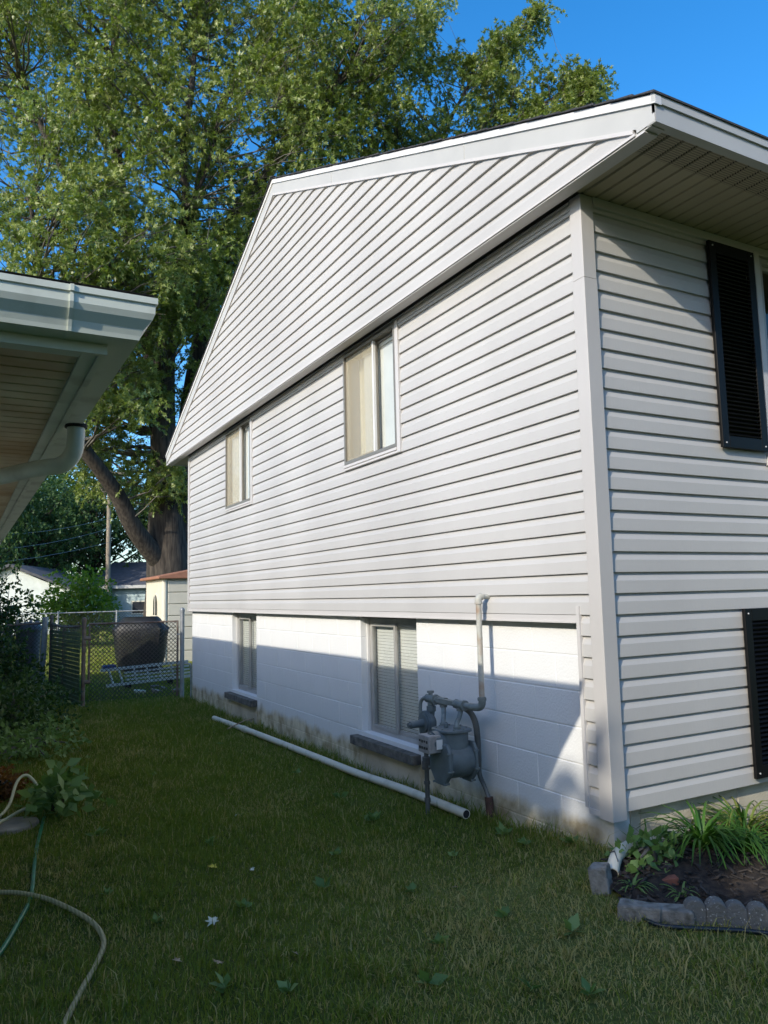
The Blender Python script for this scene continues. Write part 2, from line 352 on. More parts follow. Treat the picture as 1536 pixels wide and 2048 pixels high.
def rects(a0, a1, z0, z1, holes):
    As = sorted({a0, a1, *[h[0] for h in holes], *[h[1] for h in holes]}); Zs = sorted({z0, z1, *[h[2] for h in holes], *[h[3] for h in holes]})
    out = []
    for i in range(len(As) - 1):
        for k in range(len(Zs) - 1):
            ca, cz = (As[i] + As[i + 1]) / 2, (Zs[k] + Zs[k + 1]) / 2
            if not any(h[0] < ca < h[1] and h[2] < cz < h[3] for h in holes): out.append((As[i], As[i + 1], Zs[k], Zs[k + 1]))
    return out
W1 = (2.10, 3.12, 2.287, 3.36); W2 = (5.71, 6.78, 2.29, 3.36)
B1 = (2.045, 3.0, -.04, .985); B2 = (5.76, 6.72, -.04, .985)
FW = (1.56, 2.75, 1.95, 3.33); FW2 = (1.60, 2.55, .06, 1.02)
side = MB()
for a0, a1, z0, z1 in rects(.0348, L_ - .01, .985, 3.38, [(W1[0] + .05, W1[1] - .03, W1[2] + .05, W1[3] - .02), (W2[0] + .05, W2[1] - .03, W2[2] + .05, W2[3] - .02)]): side.box(.035, .18, a0, a1, z0, z1)
wall_side = H('wall', side, 'backing')
fr = MB()
for a0, a1, z0, z1 in rects(.181, 9.0, .0, 3.39, [FW, FW2]): fr.box(a0, a1, .035, .18, z0, z1)
wall_front = H('wall', fr, 'backing')
rest = MB().box(.19, 9.0, L_ - .16, L_ - .02, -.45, 3.38).box(8.86, 9.0, .19, L_ - .17, -.45, 3.38)
for k in range(10): rest.box(9.001, 9.01, .02, L_, k * .34, k * .34 + .33)
wall_rear = H('wall', rest, 'siding')
floor_ = H('floor', MB().box(.2, 8.85, .2, L_ - .2, 1.06, 1.24), 'liner')
ceil_ = H('ceiling', MB().box(-.02, 8.9, -.0, L_, 3.42, 3.44), 'liner')

# profile of a Dutch lap course: (outward offset, height)
PROF = [(-.004, 0), (.0185, 0), (.019, .003), (.0165, .068), (.0035, .101), (.0015, .120), (-.004, .120)]
def plank(parent, face, base, k, a0f, a1f, z_off=0., mt='siding', zmax=None, name='siding_plank'):
    """face 'x': wall in plane x=base facing -x, runs along y; face 'y': plane y=base facing -y, runs along x"""
    mb = MB(); n = len(PROF); ring = []
    for af in (a0f, a1f):
        for (o, h) in PROF:
            z = k * C + z_off + h
            if zmax is not None: z = min(z, zmax)
            a = af(z) if callable(af) else af
            ring.append((base - o, a, z) if face == 'x' else (a, base - o, z))
    fs = [(i, i + 1, n + i + 1, n + i) for i in range(n - 1)] + [tuple(range(n)), tuple(range(2 * n - 1, n - 1, -1))]
    mb.add(ring, fs); return sub(parent, name, mb, mt)
BX = .0295
for k in range(9, 30):
    segs = [(.093, 2.10), (3.12, 5.71), (6.78, L_ - .075)] if k >= 20 else [(.093, L_ - .075)]
    for a0, a1 in segs: plank(wall_side, 'x', BX, k, a0, a1, zmax=3.375)
for k in range(0, 9): plank(wall_side, 'x', BX, k, .093, .178)
for k in range(0, 30):
    z0, z1 = k * C, (k + 1) * C
    a1s = [(.1, 9.0)]
    if z1 > 1.96: a1s = [(.1, 1.50), (2.81, 9.0)]
    elif z0 < 1.03 and z1 > .05: a1s = [(.1, 1.55), (2.60, 9.0)]
    for a0, a1 in a1s: plank(wall_front, 'y', BX, k, a0, a1, zmax=3.37)
# trims on the side wall
H('bottom_trim', MB().box(.0, .030, .205, L_ - .07, .982, .992).box(.006, .012, .205, L_ - .07, .992, 1.026), 'trim')
H('j_channel', MB().box(.002, .028, .178, .203, .0, 1.075).box(.006, .028, .09, .178, -.03, .0), 'trim')
H('j_channel', MB().box(.004, .022, .093, L_ - .07, 3.335, 3.352).box(-.004, .026, .093, L_ - .07, 3.375, 3.385), 'trim')
H('j_channel', MB().box(.1, 9, -.002, .024, 3.355, 3.397).box(.1, 9, -.01, .024, 3.34, 3.353), 'trim')
def post(name, x0, x1, y0, y1, z0, z1, flip=False):
    H(name, MB().box(x0, x1, y0, y1, z0, z1), 'post', bevel=.003)
post('corner_post', -.001, .1, -.001, .093, -.038, 2.905)
post('corner_post', .002, .098, .001, .091, 2.907, 3.397)
post('corner_post', .0, .09, L_ - .07, L_ + .0, .975, 3.385)
# gable wall
gb = MB().prism([(-.5, 3.41), (ER - .15, 3.41), (YR, 3.40 + (YR + .52) * SL)], 'x', -.108, -.02)
gable = H('gable_wall', gb, 'backing')
gy0 = lambda z: -.552 + (z - 3.40) / SL
gy1 = lambda z: 2 * YR - gy0(z)
for k in range(0, 20):
    z = 3.402 + k * C
    if gy0(z) > YR - .05: break
    a0 = lambda zz: min(gy0(zz), YR - .002); a1 = lambda zz: max(gy1(zz), YR + .002)
    plank(gable, 'x', G + .019, k, a0, a1, z_off=3.402)
def rake(o0, o1, x0, x1, mt, name, ye0=-.67, ye1=ER):
    """sloping strip between offsets o0,o1 above the siding line, both sides of the ridge"""
    def zl(y): return 3.40 + (y + .552) * SL
    zr = zl(YR)
    for s in (0, 1):
        pts = []
        if s == 0:
            za = max(zl(ye0) + o0, 3.397); ya = ye0
            bot = [(ye0, za)]
            if zl(ye0) + o0 < 3.397: bot.append((-.552 + (3.397 - o0 - 3.40) / SL, 3.397))
            poly = bot + [(YR, zr + o0), (YR, zr + o1), (ye0, zl(ye0) + o1)]
        else:
            m_ = lambda y: 2 * YR - y
            ym = m_(ye1); za = max(zl(ym) + o0, 3.397)
            bot = [(ye1, za)]
            if zl(ym) + o0 < 3.397: bot.append((m_(-.552 + (3.397 - o0 - 3.40) / SL), 3.397))
            poly = bot + [(YR + .001, zr + o0), (YR + .001, zr + o1), (ye1, zl(ym) + o1)]
        H(name, MB().prism(poly, 'x', x0, x1), mt)
rake(-.004, .018, -.142, -.108, 'trim', 'rake_trim', ye0=-.53, ye1=ER - .14)
rake(.018, .133, -.139, -.106, 'fascia', 'rake_board')
rake(.133, .140, -.150, -.106, 'drip', 'drip_edge', ye0=-.684)
rake(.140, .178, -.148, -.106, 'drip', 'drip_edge', ye0=-.684)
# vertical seams in the rake metal
for yy in (3.0, .9):
    z0 = 3.40 + (yy + .552) * SL
    H('seam', MB().prism([(yy, z0 + .02), (yy + .005, z0 + .02), (yy + .005, z0 + .13), (yy, z0 + .13)], 'x', -.1415, -.1385), 'fascia')
H('gable_trim', MB().box(-.147, -.11, -.545, ER - .16, 3.386, 3.400).box(-.138, -.05, -.60, ER - .02, 3.378, 3.386), 'trim')
H('gable_soffit', MB().box(-.135, -.045, -.64, ER - .01, 3.388, 3.399), 'fascia')
# corner cap of the box end
H('end_cap', MB().prism([(-.668, 3.397), (-.552, 3.397), (-.552, 3.44), (-.668, 3.44)], 'x', -.1405, -.12), 'fascia')
H('fascia_board', MB().box(-.139, 9.1, -.672, -.652, 3.392, 3.505).box(-.139, 9.1, -.652, -.62, 3.392, 3.396), 'fascia')
H('drip_edge', MB().box(-.1495, 9.1, -.6825, -.660, 3.484, 3.538), 'fascia')
H('fascia_board', MB().box(-.139, 9.1, ER - .02, ER, 3.392, 3.53), 'fascia')
# soffit panels, one per course along the eave
soff = H('soffit', MB().box(-.105, 9.0, -.64, .02, 3.412, 3.418), 'backing')
nP = 34
pm = None
for kx in range(nP):
    x0 = .024 - .1016 * 1 + kx * .1016
    if pm is None:
        mb = MB(); pr = [(0.004, 0.009), (.010, 0), (.0916, 0), (.0976, .009)]
        mb.add([(a, y, z) for y in (-.652, .0) for a, z in pr], [(0, 1, 5, 4), (1, 2, 6, 5), (2, 3, 7, 6)])
        pm = bpy.data.meshes.new('soffit_panel'); pm.from_pydata(mb.v, [], mb.f); pm.materials.append(M['soffit'])
    o = link('soffit_panel', pm, None, soff); o.location = (x0, 0, 3.399 - house.location.z)
sr = H('soffit', MB().box(-.105, 9.0, L_, ER - .02, 3.40, 3.41), 'soffit')
# roof: deck and shingle rows
def roof_slope(sgn):
    def pt(y): return 3.40 + (y + .552) * SL
    ye = -.672
    mir = (lambda y: y) if sgn > 0 else (lambda y: 2 * YR - y)
    d = H('roof', MB().prism([(mir(ye), pt(ye) + .15), (mir(YR), pt(YR) + .15), (mir(YR), pt(YR) + .184), (mir(ye), pt(ye) + .184)], 'x', -.135, 9.1), 'shingle')
    n = int((YR - ye) / .13) + 1
    for i in range(n):
        y0 = ye - .018 + i * .13; y1 = min(y0 + .15, YR)
        o = .186
        jit = random.uniform(-.006, .006)
        poly = [(mir(y0), pt(y0) + o), (mir(y1), pt(y1) + o - .003), (mir(y1), pt(y1) + o + .001), (mir(y0), pt(y0) + o + .011)]
        sub(d, 'shingle', MB().prism(poly, 'x', -.160 + jit, 9.12), 'shingle')
roof_slope(1); roof_slope(-1)
H('ridge_cap', MB().prism([(YR - .14, 3.40 + (YR + .552) * SL + .142), (YR, 3.40 + (YR + .552) * SL + .205), (YR + .14, 3.40 + (YR + .552) * SL + .142), (YR, 3.40 + (YR + .552) * SL + .215)], 'x', -.165, 9.12), 'shingle')

# foundation of blocks
found = H('foundation', MB().box(.082, .24, .09, L_ - .03, -.9, -.62), 'bare')
def blocks_side():
    for c in range(-3, 5):
        z0, z1 = c * .2, (c + 1) * .2 - .006
        if c == 4: z1 = .985
        off = .0 if c % 2 else .2
        y = .07 - off
        while y < L_ - .03:
            a, b = max(y, .07), min(y + .397, L_ - .03)
            y += .4
            if b - a < .05: continue
            segs = [(a, b)]
            for (h0, h1, hz0, hz1) in (B1, B2):
                if z0 >= hz0 - .01:
                    ns = []
                    for s0, s1 in segs:
                        if h0 < s1 and h1 > s0:
                            if s0 < h0 - .02: ns.append((s0, h0))
                            if s1 > h1 + .02: ns.append((h1, s1))
                        else: ns.append((s0, s1))
                    segs = ns
            for s0, s1 in segs:
                dx = random.uniform(-.0012, .0012)
                sub(found, 'concrete_block', MB().box(.07 + dx, .19, s0, s1, z0, z1), 'block', bevel=.004)
blocks_side()
mortar = sub(found, 'mortar', (lambda m: [m.box(.0735, .185, a0, a1, z0, z1) for a0, a1, z0, z1 in rects(.08, L_ - .035, -.62, .984, [(B1[0] - .002, B1[1] + .002, -.038, 1.0), (B2[0] - .002, B2[1] + .002, -.038, 1.0)])] and m)(MB()), 'block')
for (h0, h1, a, b) in (B1, B2):   # unpainted infill below each sill
    sub(found, 'infill', MB().box(.066, .19, h0 + .004, h1 - .004, -.62, -.118), 'bare', bevel=.004)
for c in range(-3, 0):
    x = .07 + (.2 if c % 2 else 0)
    if x > .08: sub(found, 'concrete_block', MB().box(.195, x - .004, .07, .19, c * .2, (c + 1) * .2 - .006), 'bare', bevel=.003)
    while x < 9.0:
        sub(found, 'concrete_block', MB().box(max(x, .195), x + .396, .07 + random.uniform(-.001, .001), .19, c * .2, (c + 1) * .2 - .006), 'bare', bevel=.004); x += .4
sub(found, 'mortar', MB().box(.2, 8.98, .0735, .185, -.62, -.002), 'bare')

# windows -----------------------------------------------------
def blind(parent, x, y0, y1, z0, z1, step=.026, tilt=-70, off=None):
    mb = MB(); z = z1 - .05; mb.box(x - .016, x + .016, y0, y1, z1 - .04, z1)
    t = math.radians(tilt); i = 0
    while z > z0 + .02:
        mb.obox((x, (y0 + y1) / 2, z), (math.cos(t), 0, math.sin(t)), (0, 1, 0), (-math.sin(t), 0, math.cos(t)), .0125, (y1 - y0) / 2, .0006); z -= step; i += 1
    mb.box(x - .012, x + .012, y0, y1, z0, z0 + .014)
    for f in (.15, .85):
        yy = y0 + (y1 - y0) * f; mb.box(x - .013, x - .0122, yy - .001, yy + .001, z0, z1)
    return sub(parent, 'blind', mb, 'blind')
def frame_mb(x0, x1, y0, y1, z0, z1, t, tb=None):
    tb = tb or t
    return MB().box(x0, x1, y0, y0 + t, z0, z1).box(x0, x1, y1 - t, y1, z0, z1).box(x0, x1, y0 + t, y1 - t, z1 - t, z1).box(x0, x1, y0 + t, y1 - t, z0, z0 + tb)
def upper_window(W, ymul):
    y0, y1, z0, z1 = W
    fy0, fy1, fz0 = y0 + .052, y1 - .003, z0 + .05
    wn = H('window', frame_mb(-.002, .075, fy0, fy1, fz0, z1 - .005, .026, .03), 'frame', bevel=.002)
    sub(wn, 'casing', MB().box(.0, .034, y0 + .002, fy0 - .001, z0, z1 + .01).box(.0, .034, fy0, fy1, z0, z0 + .02).box(-.006, .034, fy0, fy1 + .01, z0 + .023, z0 + .047), 'trim', bevel=.002)
    # sliding sashes: near one set back, far one in front with the insect screen
    sub(wn, 'sash', frame_mb(.030, .050, ymul - .035, fy1 - .027, fz0 + .031, z1 - .032, .024), 'frame', bevel=.0015)
    sub(wn, 'sash', frame_mb(.052, .072, fy0 + .027, ymul + .01, fz0 + .031, z1 - .032, .020), 'frame', bevel=.0015)
    sub(wn, 'meeting_rail', MB().box(.008, .030, ymul - .030, ymul - .006, fz0 + .031, z1 - .032), 'drip')
    sub(wn, 'pane', MB().box(.040, .043, ymul - .012, fy1 - .05, fz0 + .054, z1 - .055), 'glass')
    sub(wn, 'pane', MB().box(.060, .063, fy0 + .045, ymul - .010, fz0 + .05, z1 - .052), 'glass')
    sub(wn, 'screen', MB().box(.018, .019, ymul - .004, fy1 - .027, fz0 + .031, z1 - .032), 'screen')
    blind(wn, .088, fy0 + .02, fy1 - .26 if y0 < 4 else fy1 - .03, fz0 + .03, z1 - .04)
    mb = MB(); n = 18; w_ = .24
    top = [(.16 + .018 * math.sin(k * 1.9), fy1 - .02 - w_ * k / n) for k in range(n + 1)]
    vs = [(a, b, fz0 + .03) for a, b in top] + [(a, b, z1 - .03) for a, b in top]
    mb.add(vs, [(k, k + 1, n + 2 + k, n + 1 + k) for k in range(n)]); sub(wn, 'curtain', mb, 'curtain')
    sub(wn, 'reveal', frame_mb(.076, .18, fy0 + .0, fy1, fz0, z1 - .005, .012), 'liner')
    sub(wn, 'room_wall', MB().box(.9, .92, y0 - .8, y1 + .8, z0 - .8, z1), 'liner')
upper_window(W1, 2.565); upper_window(W2, 6.20)
def basement_window(W, full):
    y0, y1, z0, z1 = W
    wn = H('window', frame_mb(.150, .21, y0 + .004, y1 - .02, z0 + .012, z1 - .02, .04, .06), 'framew', bevel=.002)
    ym = (y0 + y1) / 2 + .0
    sub(wn, 'sash', frame_mb(.138, .158, ym - .02, y1 - .062, z0 + .074, z1 - .062, .028), 'framew', bevel=.0015)
    sub(wn, 'sash', frame_mb(.160, .178, y0 + .046, ym + .02, z0 + .074, z1 - .062, .026), 'framew', bevel=.0015)
    sub(wn, 'pane', MB().box(.147, .150, ym + .006, y1 - .088, z0 + .1, z1 - .088), 'glass')
    sub(wn, 'pane', MB().box(.168, .171, y0 + .07, ym - .006, z0 + .1, z1 - .086), 'glass')
    sub(wn, 'head', MB().box(.09, .21, y0 + .004, y1 - .004, z1 - .018, z1 - .001), 'backing')
    sub(wn, 'edge_bead', MB().box(.128, .149, y1 - .019, y1 - .003, z0 + .012, z1 - .02), 'drip')
    blind(wn, .200, y0 + .05, y1 - .06, z0 + .06, z1 - .03, tilt=-74)
    sub(wn, 'sill', MB().box(-.005, .15, y0 - .02, y1 + .10, -.116, z0 - .002).box(.15, .2, y0, y1, -.116, z0 + .010), 'sill', bevel=.006)
    sub(wn, 'reveal', MB().box(.215, .32, y0 - .012, y0 + .0, z0, z1).box(.215, .32, y1, y1 + .012, z0, z1), 'liner')
basement_window(B1, True); basement_window(B2, False)
def front_window(W):
    x0, x1, z0, z1 = W
    mbf = MB().box(x0 - .055, x0 - .004, -.012, .03, z0 - .02, z1 + .03).box(x1 + .004, x1 + .055, -.012, .03, z0 - .02, z1 + .03).box(x0 - .004, x1 + .004, -.012, .03, z0 - .05, z0 - .004)
    wn = H('window', mbf, 'trim', bevel=.003)
    def fm(ya, yb, a0, a1, b0, b1, t): return MB().box(a0, a0 + t, ya, yb, b0, b1).box(a1 - t, a1, ya, yb, b0, b1).box(a0 + t, a1 - t, ya, yb, b0, b0 + t).box(a0 + t, a1 - t, ya, yb, b1 - t, b1)
    sub(wn, 'frame', fm(.0, .07, x0, x1, z0, z1, .035), 'framew', bevel=.002)
    zm = (z0 + z1) / 2 + .12
    sub(wn, 'sash', fm(.03, .055, x0 + .037, x1 - .037, zm, z1 - .037, .03), 'framew')
    sub(wn, 'sash', fm(.015, .03, x0 + .037, x1 - .037, z0 + .037, zm - .002, .03), 'framew')
    sub(wn, 'pane', MB().box(x0 + .068, x1 - .068, .040, .043, zm + .03, z1 - .068), 'glass')
    sub(wn, 'pane', MB().box(x0 + .068, x1 - .068, .021, .024, z0 + .068, zm - .032), 'glass')
    sub(wn, 'room_wall', MB().box(x0 - .5, x1 + .5, .9, .92, z0 - .3, z1), 'liner')
front_window(FW); front_window(FW2)
def shutter(x0, x1, z0, z1, n):
    sh = H('shutter', MB().box(x0, x0 + .062, -.022, .0, z0, z1).box(x1 - .062, x1, -.022, .0, z0, z1).box(x0 + .062, x1 - .062, -.022, .0, z0, z0 + .075).box(x0 + .062, x1 - .062, -.022, .0, z1 - .075, z1)
          .box(x0 + .06, x1 - .06, .001, .008, z0 + .07, z1 - .07), 'black', bevel=.003)
    st = (z1 - z0 - .15) / n; t = math.radians(38); me = None
    for i in range(n):
        z = z0 + .075 + st * (i + .5)
        if me is None:
            mb = MB().obox((0, 0, 0), (1, 0, 0), (0, math.cos(t), math.sin(t)), (0, -math.sin(t), math.cos(t)), (x1 - x0) / 2 - .062, .0135, .0028)
            me = bpy.data.meshes.new('louver'); me.from_pydata(mb.v, [], mb.f); me.materials.append(M['black'])
        o = link('louver', me, None, sh); o.location = ((x0 + x1) / 2, -.011, z - house.location.z)
    for zz in (z0 + .03, z1 - .03):
        for xx in (x0 + .03, x1 - .03): sub(sh, 'screw', MB().cyl((xx, -.026, zz), (xx, -.021, zz), .005, 8), 'screw')
shutter(1.050, 1.485, 2.012, 3.335, 44)
shutter(1.133, 1.535, .036, 1.03, 32)
shutter(2.84, 3.25, 2.012, 3.335, 44)
shutter(2.62, 3.02, .036, 1.03, 32)

# ---------------------------------------------------------------- gas meter on the side wall
gm = empty('gas_meter', (-.1, 1.2, GZ(-.1, 1.2)), 'grey gas meter with regulator and pipework mounted low on the white block wall', 'gas meter')
T = lambda n, mb, mt, **k: thing_build(gm, n, mb, mt, smooth=True, **k)
RX, RY = -.060, 1.035
MZ = .43; MX = -.085
def ring(mb, a, b, r, n=16):
    a, b = Vector(a), Vector(b); return mb.cyl(a, b, r, n)
p_ = T('riser_pipe', MB().tube([(.03, RY, 1.137), (-.03, RY, 1.137)], .017, 14).tube([(RX, RY, 1.10), (RX, RY, .49)], .0185, 16), 'riser')
sub(p_, 'elbow', MB().tube([(-.028, RY, 1.137), (-.048, RY, 1.136), (RX + .001, RY, 1.123), (RX, RY, 1.10)], .0235, 14, smooth=3).cyl((RX, RY, 1.105), (RX, RY, 1.09), .0265, 16), 'riser', smooth=True)
man = MB()
man.tube([(RX, RY, .50), (RX, RY, .46), (RX - .006, RY + .014, MZ + .007), (RX - .014, RY + .05, MZ), (MX, RY + .10, MZ)], .024, 16, smooth=3)
man.cyl((RX, RY, .495), (RX, RY, .478), .029, 16)
man.cyl((MX, 1.10, MZ), (MX, 1.62, MZ), .0185, 16)
man.cyl((MX, 1.20, MZ), (MX, 1.29, MZ), .028, 16).cyl((MX, 1.19, MZ), (MX, 1.205, MZ), .034, 16).cyl((MX, 1.285, MZ), (MX, 1.30, MZ), .032, 8)
man.box(MX - .03, MX + .012, 1.30, 1.50, MZ - .012, MZ + .018)
man.cyl((MX, 1.42, MZ), (MX, 1.49, MZ), .028, 16).cyl((MX, 1.50, MZ), (MX, 1.515, MZ), .031, 8)
man.cyl((MX, 1.555, MZ), (MX, 1.66, MZ), .030, 16).cyl((MX, 1.545, MZ), (MX, 1.56, MZ), .036, 16)
man.cyl((MX, 1.615, MZ), (MX, 1.615, MZ + .045), .016, 12).box(MX - .02, MX + .02, 1.60, 1.63, MZ + .04, MZ + .055)
T('manifold', man, 'meter2')
nip = MB()
for ya, yb in ((1.248, 1.165), (1.452, 1.325)):
    nip.tube([(MX, ya, MZ - .02), (MX, ya, MZ - .045), (-.125, (ya + yb) / 2, MZ - .075), (-.165, yb + .01, MZ - .105), (-.17, yb, MZ - .14)], .0165, 14, smooth=3)
    nip.cyl((-.17, yb, .31), (-.17, yb, .275), .026, 16).cyl((-.17, yb, .277), (-.17, yb, .262), .030, 8)
    nip.cyl((MX, ya, MZ - .02), (MX, ya, MZ - .04), .026, 14)
T('swing_joint', nip, 'meter2')
body = MB()
ell = lambda cx, cy, rx, ry, n=20: [(cx + rx * math.copysign(abs(math.cos(a)) ** .7, math.cos(a)), cy + ry * math.copysign(abs(math.sin(a)) ** .7, math.sin(a))) for a in [2 * math.pi * i / n for i in range(n)]]
body.prism(ell(-.185, 1.205, .095, .095), 'z', .05, .245)
rr = []
for i in range(24):
    a = 2 * math.pi * i / 24; rr.append((1.185 + .108 * math.cos(a), .065 + .108 * math.sin(a)))
body.prism(rr, 'x', -.275, -.095)
bd = T('meter_body', body, 'meter', bevel=.004)
hexo = [(1.185 - .118, .14), (1.185 - .085, .185), (1.185 + .085, .185), (1.185 + .118, .14), (1.185 + .118, .01), (1.185 + .05, -.075), (1.185 - .05, -.075), (1.185 - .118, .01)]
sub(bd, 'cover', MB().prism(hexo, 'x', -.302, -.272), 'meter', bevel=.009, smooth=True)
sub(bd, 'cover', MB().prism(hexo, 'x', -.098, -.078), 'meter', bevel=.006, smooth=True)
sub(bd, 'top_plate', MB().prism(ell(-.18, 1.215, .115, .125), 'z', .246, .262).cyl((-.20, 1.25, .262), (-.20, 1.25, .29), .016, 10).cyl((-.20, 1.25, .285), (-.20, 1.25, .298), .010, 10), 'meter', bevel=.003, smooth=True)
bolts = MB()
for (yy, zz) in [(1.185 - .105, .13), (1.185 - .112, .02), (1.185 - .06, -.062), (1.185 + .06, -.062), (1.185 + .11, .02), (1.185 + .105, .13)]:
    bolts.cyl((-.312, yy, zz), (-.268, yy, zz), .008, 6).cyl((-.105, yy, zz), (-.07, yy, zz), .008, 6)
for a in range(8):
    an = 2 * math.pi * a / 8 + .3; bolts.cyl((-.18 + .095 * math.cos(an), 1.215 + .105 * math.sin(an), .236), (-.18 + .095 * math.cos(an), 1.215 + .105 * math.sin(an), .270), .007, 6)
for q_ in range(len(bolts.v) // 12):
    bq = MB(); bq.v = bolts.v[q_ * 12:q_ * 12 + 12]; bq.f = [tuple(i - q_ * 12 for i in f) for f in bolts.f[q_ * 8:q_ * 8 + 8]]
    sub(bd, 'bolt', bq, 'meter2')
ix = T('index', MB().box(-.395, -.30, 1.155, 1.285, .115, .225).cyl((-.36, 1.20, .12), (-.30, 1.20, .16), .03, 12), 'index', bevel=.006)
sub(ix, 'collar', MB().cyl((-.335, 1.215, .172), (-.26, 1.215, .172), .072, 20).cyl((-.35, 1.215, .172), (-.335, 1.215, .172), .062, 20), 'meter', smooth=True)
dl = MB()
for i in range(4): dl.box(-.3975, -.3945, 1.168 + i * .028, 1.184 + i * .028, .178 + .004 * (i % 2), .195)
for i in range(4): dl.box(-.3975, -.3945, 1.168 + i * .028, 1.186 + i * .028, .140, .155)
sub(ix, 'dial', dl, 'ink')
sub(ix, 'tag', MB().box(-.345, -.30, 1.1415, 1.1425, .14, .20), 'drip')
_up = [o for o in gm.children if o.name.startswith(('meter_body', 'index'))]
for o in _up: o.location.z += .032 if o.name.startswith('meter_body') else .045
reg = MB()
rc = Vector((-.115, 1.635, .265))
for x0, x1, r in [(-.145, -.135, .062), (-.135, -.122, .078), (-.122, -.106, .084), (-.106, -.092, .078), (-.092, -.06, .05)]: reg.cyl((x0, rc.y, rc.z), (x1, rc.y, rc.z), r, 28)
reg.tube([(-.14, rc.y, rc.z), (-.19, rc.y + .0, rc.z - .002), (-.245, rc.y, rc.z - .004)], [.030, .026, .025], 18).cyl((-.262, rc.y, rc.z - .004), (-.243, rc.y, rc.z - .004), .018, 6)
reg.cyl((MX, 1.61, MZ - .02), (MX, 1.61, MZ - .055), .026, 14).cyl((MX, 1.61, MZ - .05), (MX, 1.61, MZ - .085), .034, 16).cyl((MX, 1.615, MZ - .08), (MX, 1.63, .27), .027, 14)
T('regulator', reg, 'meter')
T('bypass_tube', MB().tube([(MX, 1.655, MZ), (MX, 1.70, MZ - .003), (MX - .004, 1.738, MZ - .03), (MX - .006, 1.748, MZ - .08), (MX - .01, 1.745, .22), (-.095, 1.725, .15)], .013, 12, smooth=4), 'meter2')
ixx, iy = -.19, 1.524
inl = MB().cyl((ixx, iy, .18), (ixx, iy - .003, -.42), .016, 14)
for z0, z1, r, n in [(.12, .09, .024, 14), (.06, -.02, .028, 14), (.03, .0, .033, 8), (-.10, -.12, .022, 8), (-.21, -.235, .022, 8)]: inl.cyl((ixx, iy, z0), (ixx, iy, z1), r, n)
inl.tube([(-.11, rc.y, rc.z - .06), (-.115, rc.y - .01, .19), (-.15, 1.57, .165), (ixx, iy, .14), (ixx, iy, .11)], .02, 12, smooth=3)
inl.cyl((ixx - .03, iy, -.01), (ixx, iy, -.01), .012, 8)
T('inlet_pipe', inl, 'conduit')
T('conduit', MB().tube([(-.05, 1.24, .40), (-.03, 1.20, .37), (-.005, 1.185, .28), (.02, 1.21, .10), (.03, 1.22, -.02), (.03, 1.17, -.09), (.03, 1.12, -.16)], [.018, .02, .021, .020, .017, .014, .014], 12, smooth=4), 'conduit')
T('rusty_sleeve', MB().cyl((.03, 1.125, -.15), (.03, 1.09, -.45), .027, 14), 'rust')

# ---------------------------------------------------------------- pipes on the ground
def pipe_thing(name, pts, r, mt, label, cat, n=16, open_end=True, sm=4, group=None):
    p0 = pts[0]; e = empty(name, (p0[0], p0[1], p0[2] - r), label, cat, group)
    b = thing_build(e, 'pipe', MB().tube(pts, r, n, smooth=sm if len(pts) > 2 else 0), mt, smooth=True)
    if open_end:
        a, c = Vector(pts[0]), Vector(pts[1]); d = (a - c).normalized()
        thing_build(e, 'bore', MB().cyl(a + d * .0008, a - d * .004, r * .82, n), 'hole')
    return e
pv = []
for t in np.linspace(0, 1, 8):
    x = -.105 - .10 * t + .012 * math.sin(t * 6); y = 1.19 + 5.39 * t
    pv.append((x, y, GZ(x, y) + .048))
wp = pipe_thing('drain_pipe', pv, .030, 'pvc', 'long white plastic pipe lying in the grass along the foot of the wall', 'pipe')
a, b = Vector(pv[5]), Vector(pv[6]); thing_build(wp, 'coupling', MB().cyl(a.lerp(b, .4), a.lerp(b, .55), .036, 16), 'pvc', smooth=True)
tag(build('stick', MB().tube([(-.35, 5.55, GZ(-.35, 5.55) + .07), (-.12, 5.62, GZ(-.1, 5.6) + .10), (.0, 5.66, GZ(0, 5.66) + .1)], .008, 6), 'tanleaf'), 'pale dry stick lying across the far end of the white pipe', 'stick')
zf = GZ(.3, .0)
dp = pipe_thing('downspout_pipe', [(-.175, -.155, -.205), (-.12, -.115, -.175), (-.05, -.075, -.160), (.05, -.045, -.150), (.16, -.035, -.148), (.34, -.035, -.150), (.52, -.035, -.158)], .031, 'pvc', 'white corrugated elbow and pipe coming out of the flower bed at the house corner', 'pipe')
thing_build(dp, 'cuff', MB().cyl((.14, -.035, -.148), (.20, -.035, -.148), .0345, 16), 'pvc', smooth=True)
thing_build(dp, 'strap', MB().tube([(-.13, -.15, -.16), (-.10, -.10, -.13), (-.10, -.06, -.15)], .003, 6), 'conduit')

# ---------------------------------------------------------------- flower bed
bed_poly = [(-.16, -.05), (-.30, -.33), (-.20, -.47), (-.08, -.50), (.1, -.68), (.5, -.95), (1.4, -1.2), (3.2, -1.3), (3.2, .06), (.12, .06)]
def inside(px, py, poly):
    r = np.zeros(np.shape(px), bool); n = len(poly); j = n - 1
    for i in range(n):
        xi, yi = poly[i]; xj, yj = poly[j]
        c = ((yi > py) != (yj > py)) & (px < (xj - xi) * (py - yi) / (yj - yi + 1e-12) + xi); r ^= c; j = i
    return r
gx = np.arange(-.35, 3.3, .05); gy = np.arange(-1.35, .1, .05); X, Y = np.meshgrid(gx, gy); ins = inside(X, Y, bed_poly)
Zb = gz(X, Y) + .012 + .012 * np.sin(X * 19) * np.sin(Y * 23) + .01 * rng.random(X.shape)
nx = len(gx); keep = ins[:-1, :-1] & ins[1:, 1:]; jj, ii = np.nonzero(keep); q = jj * nx + ii
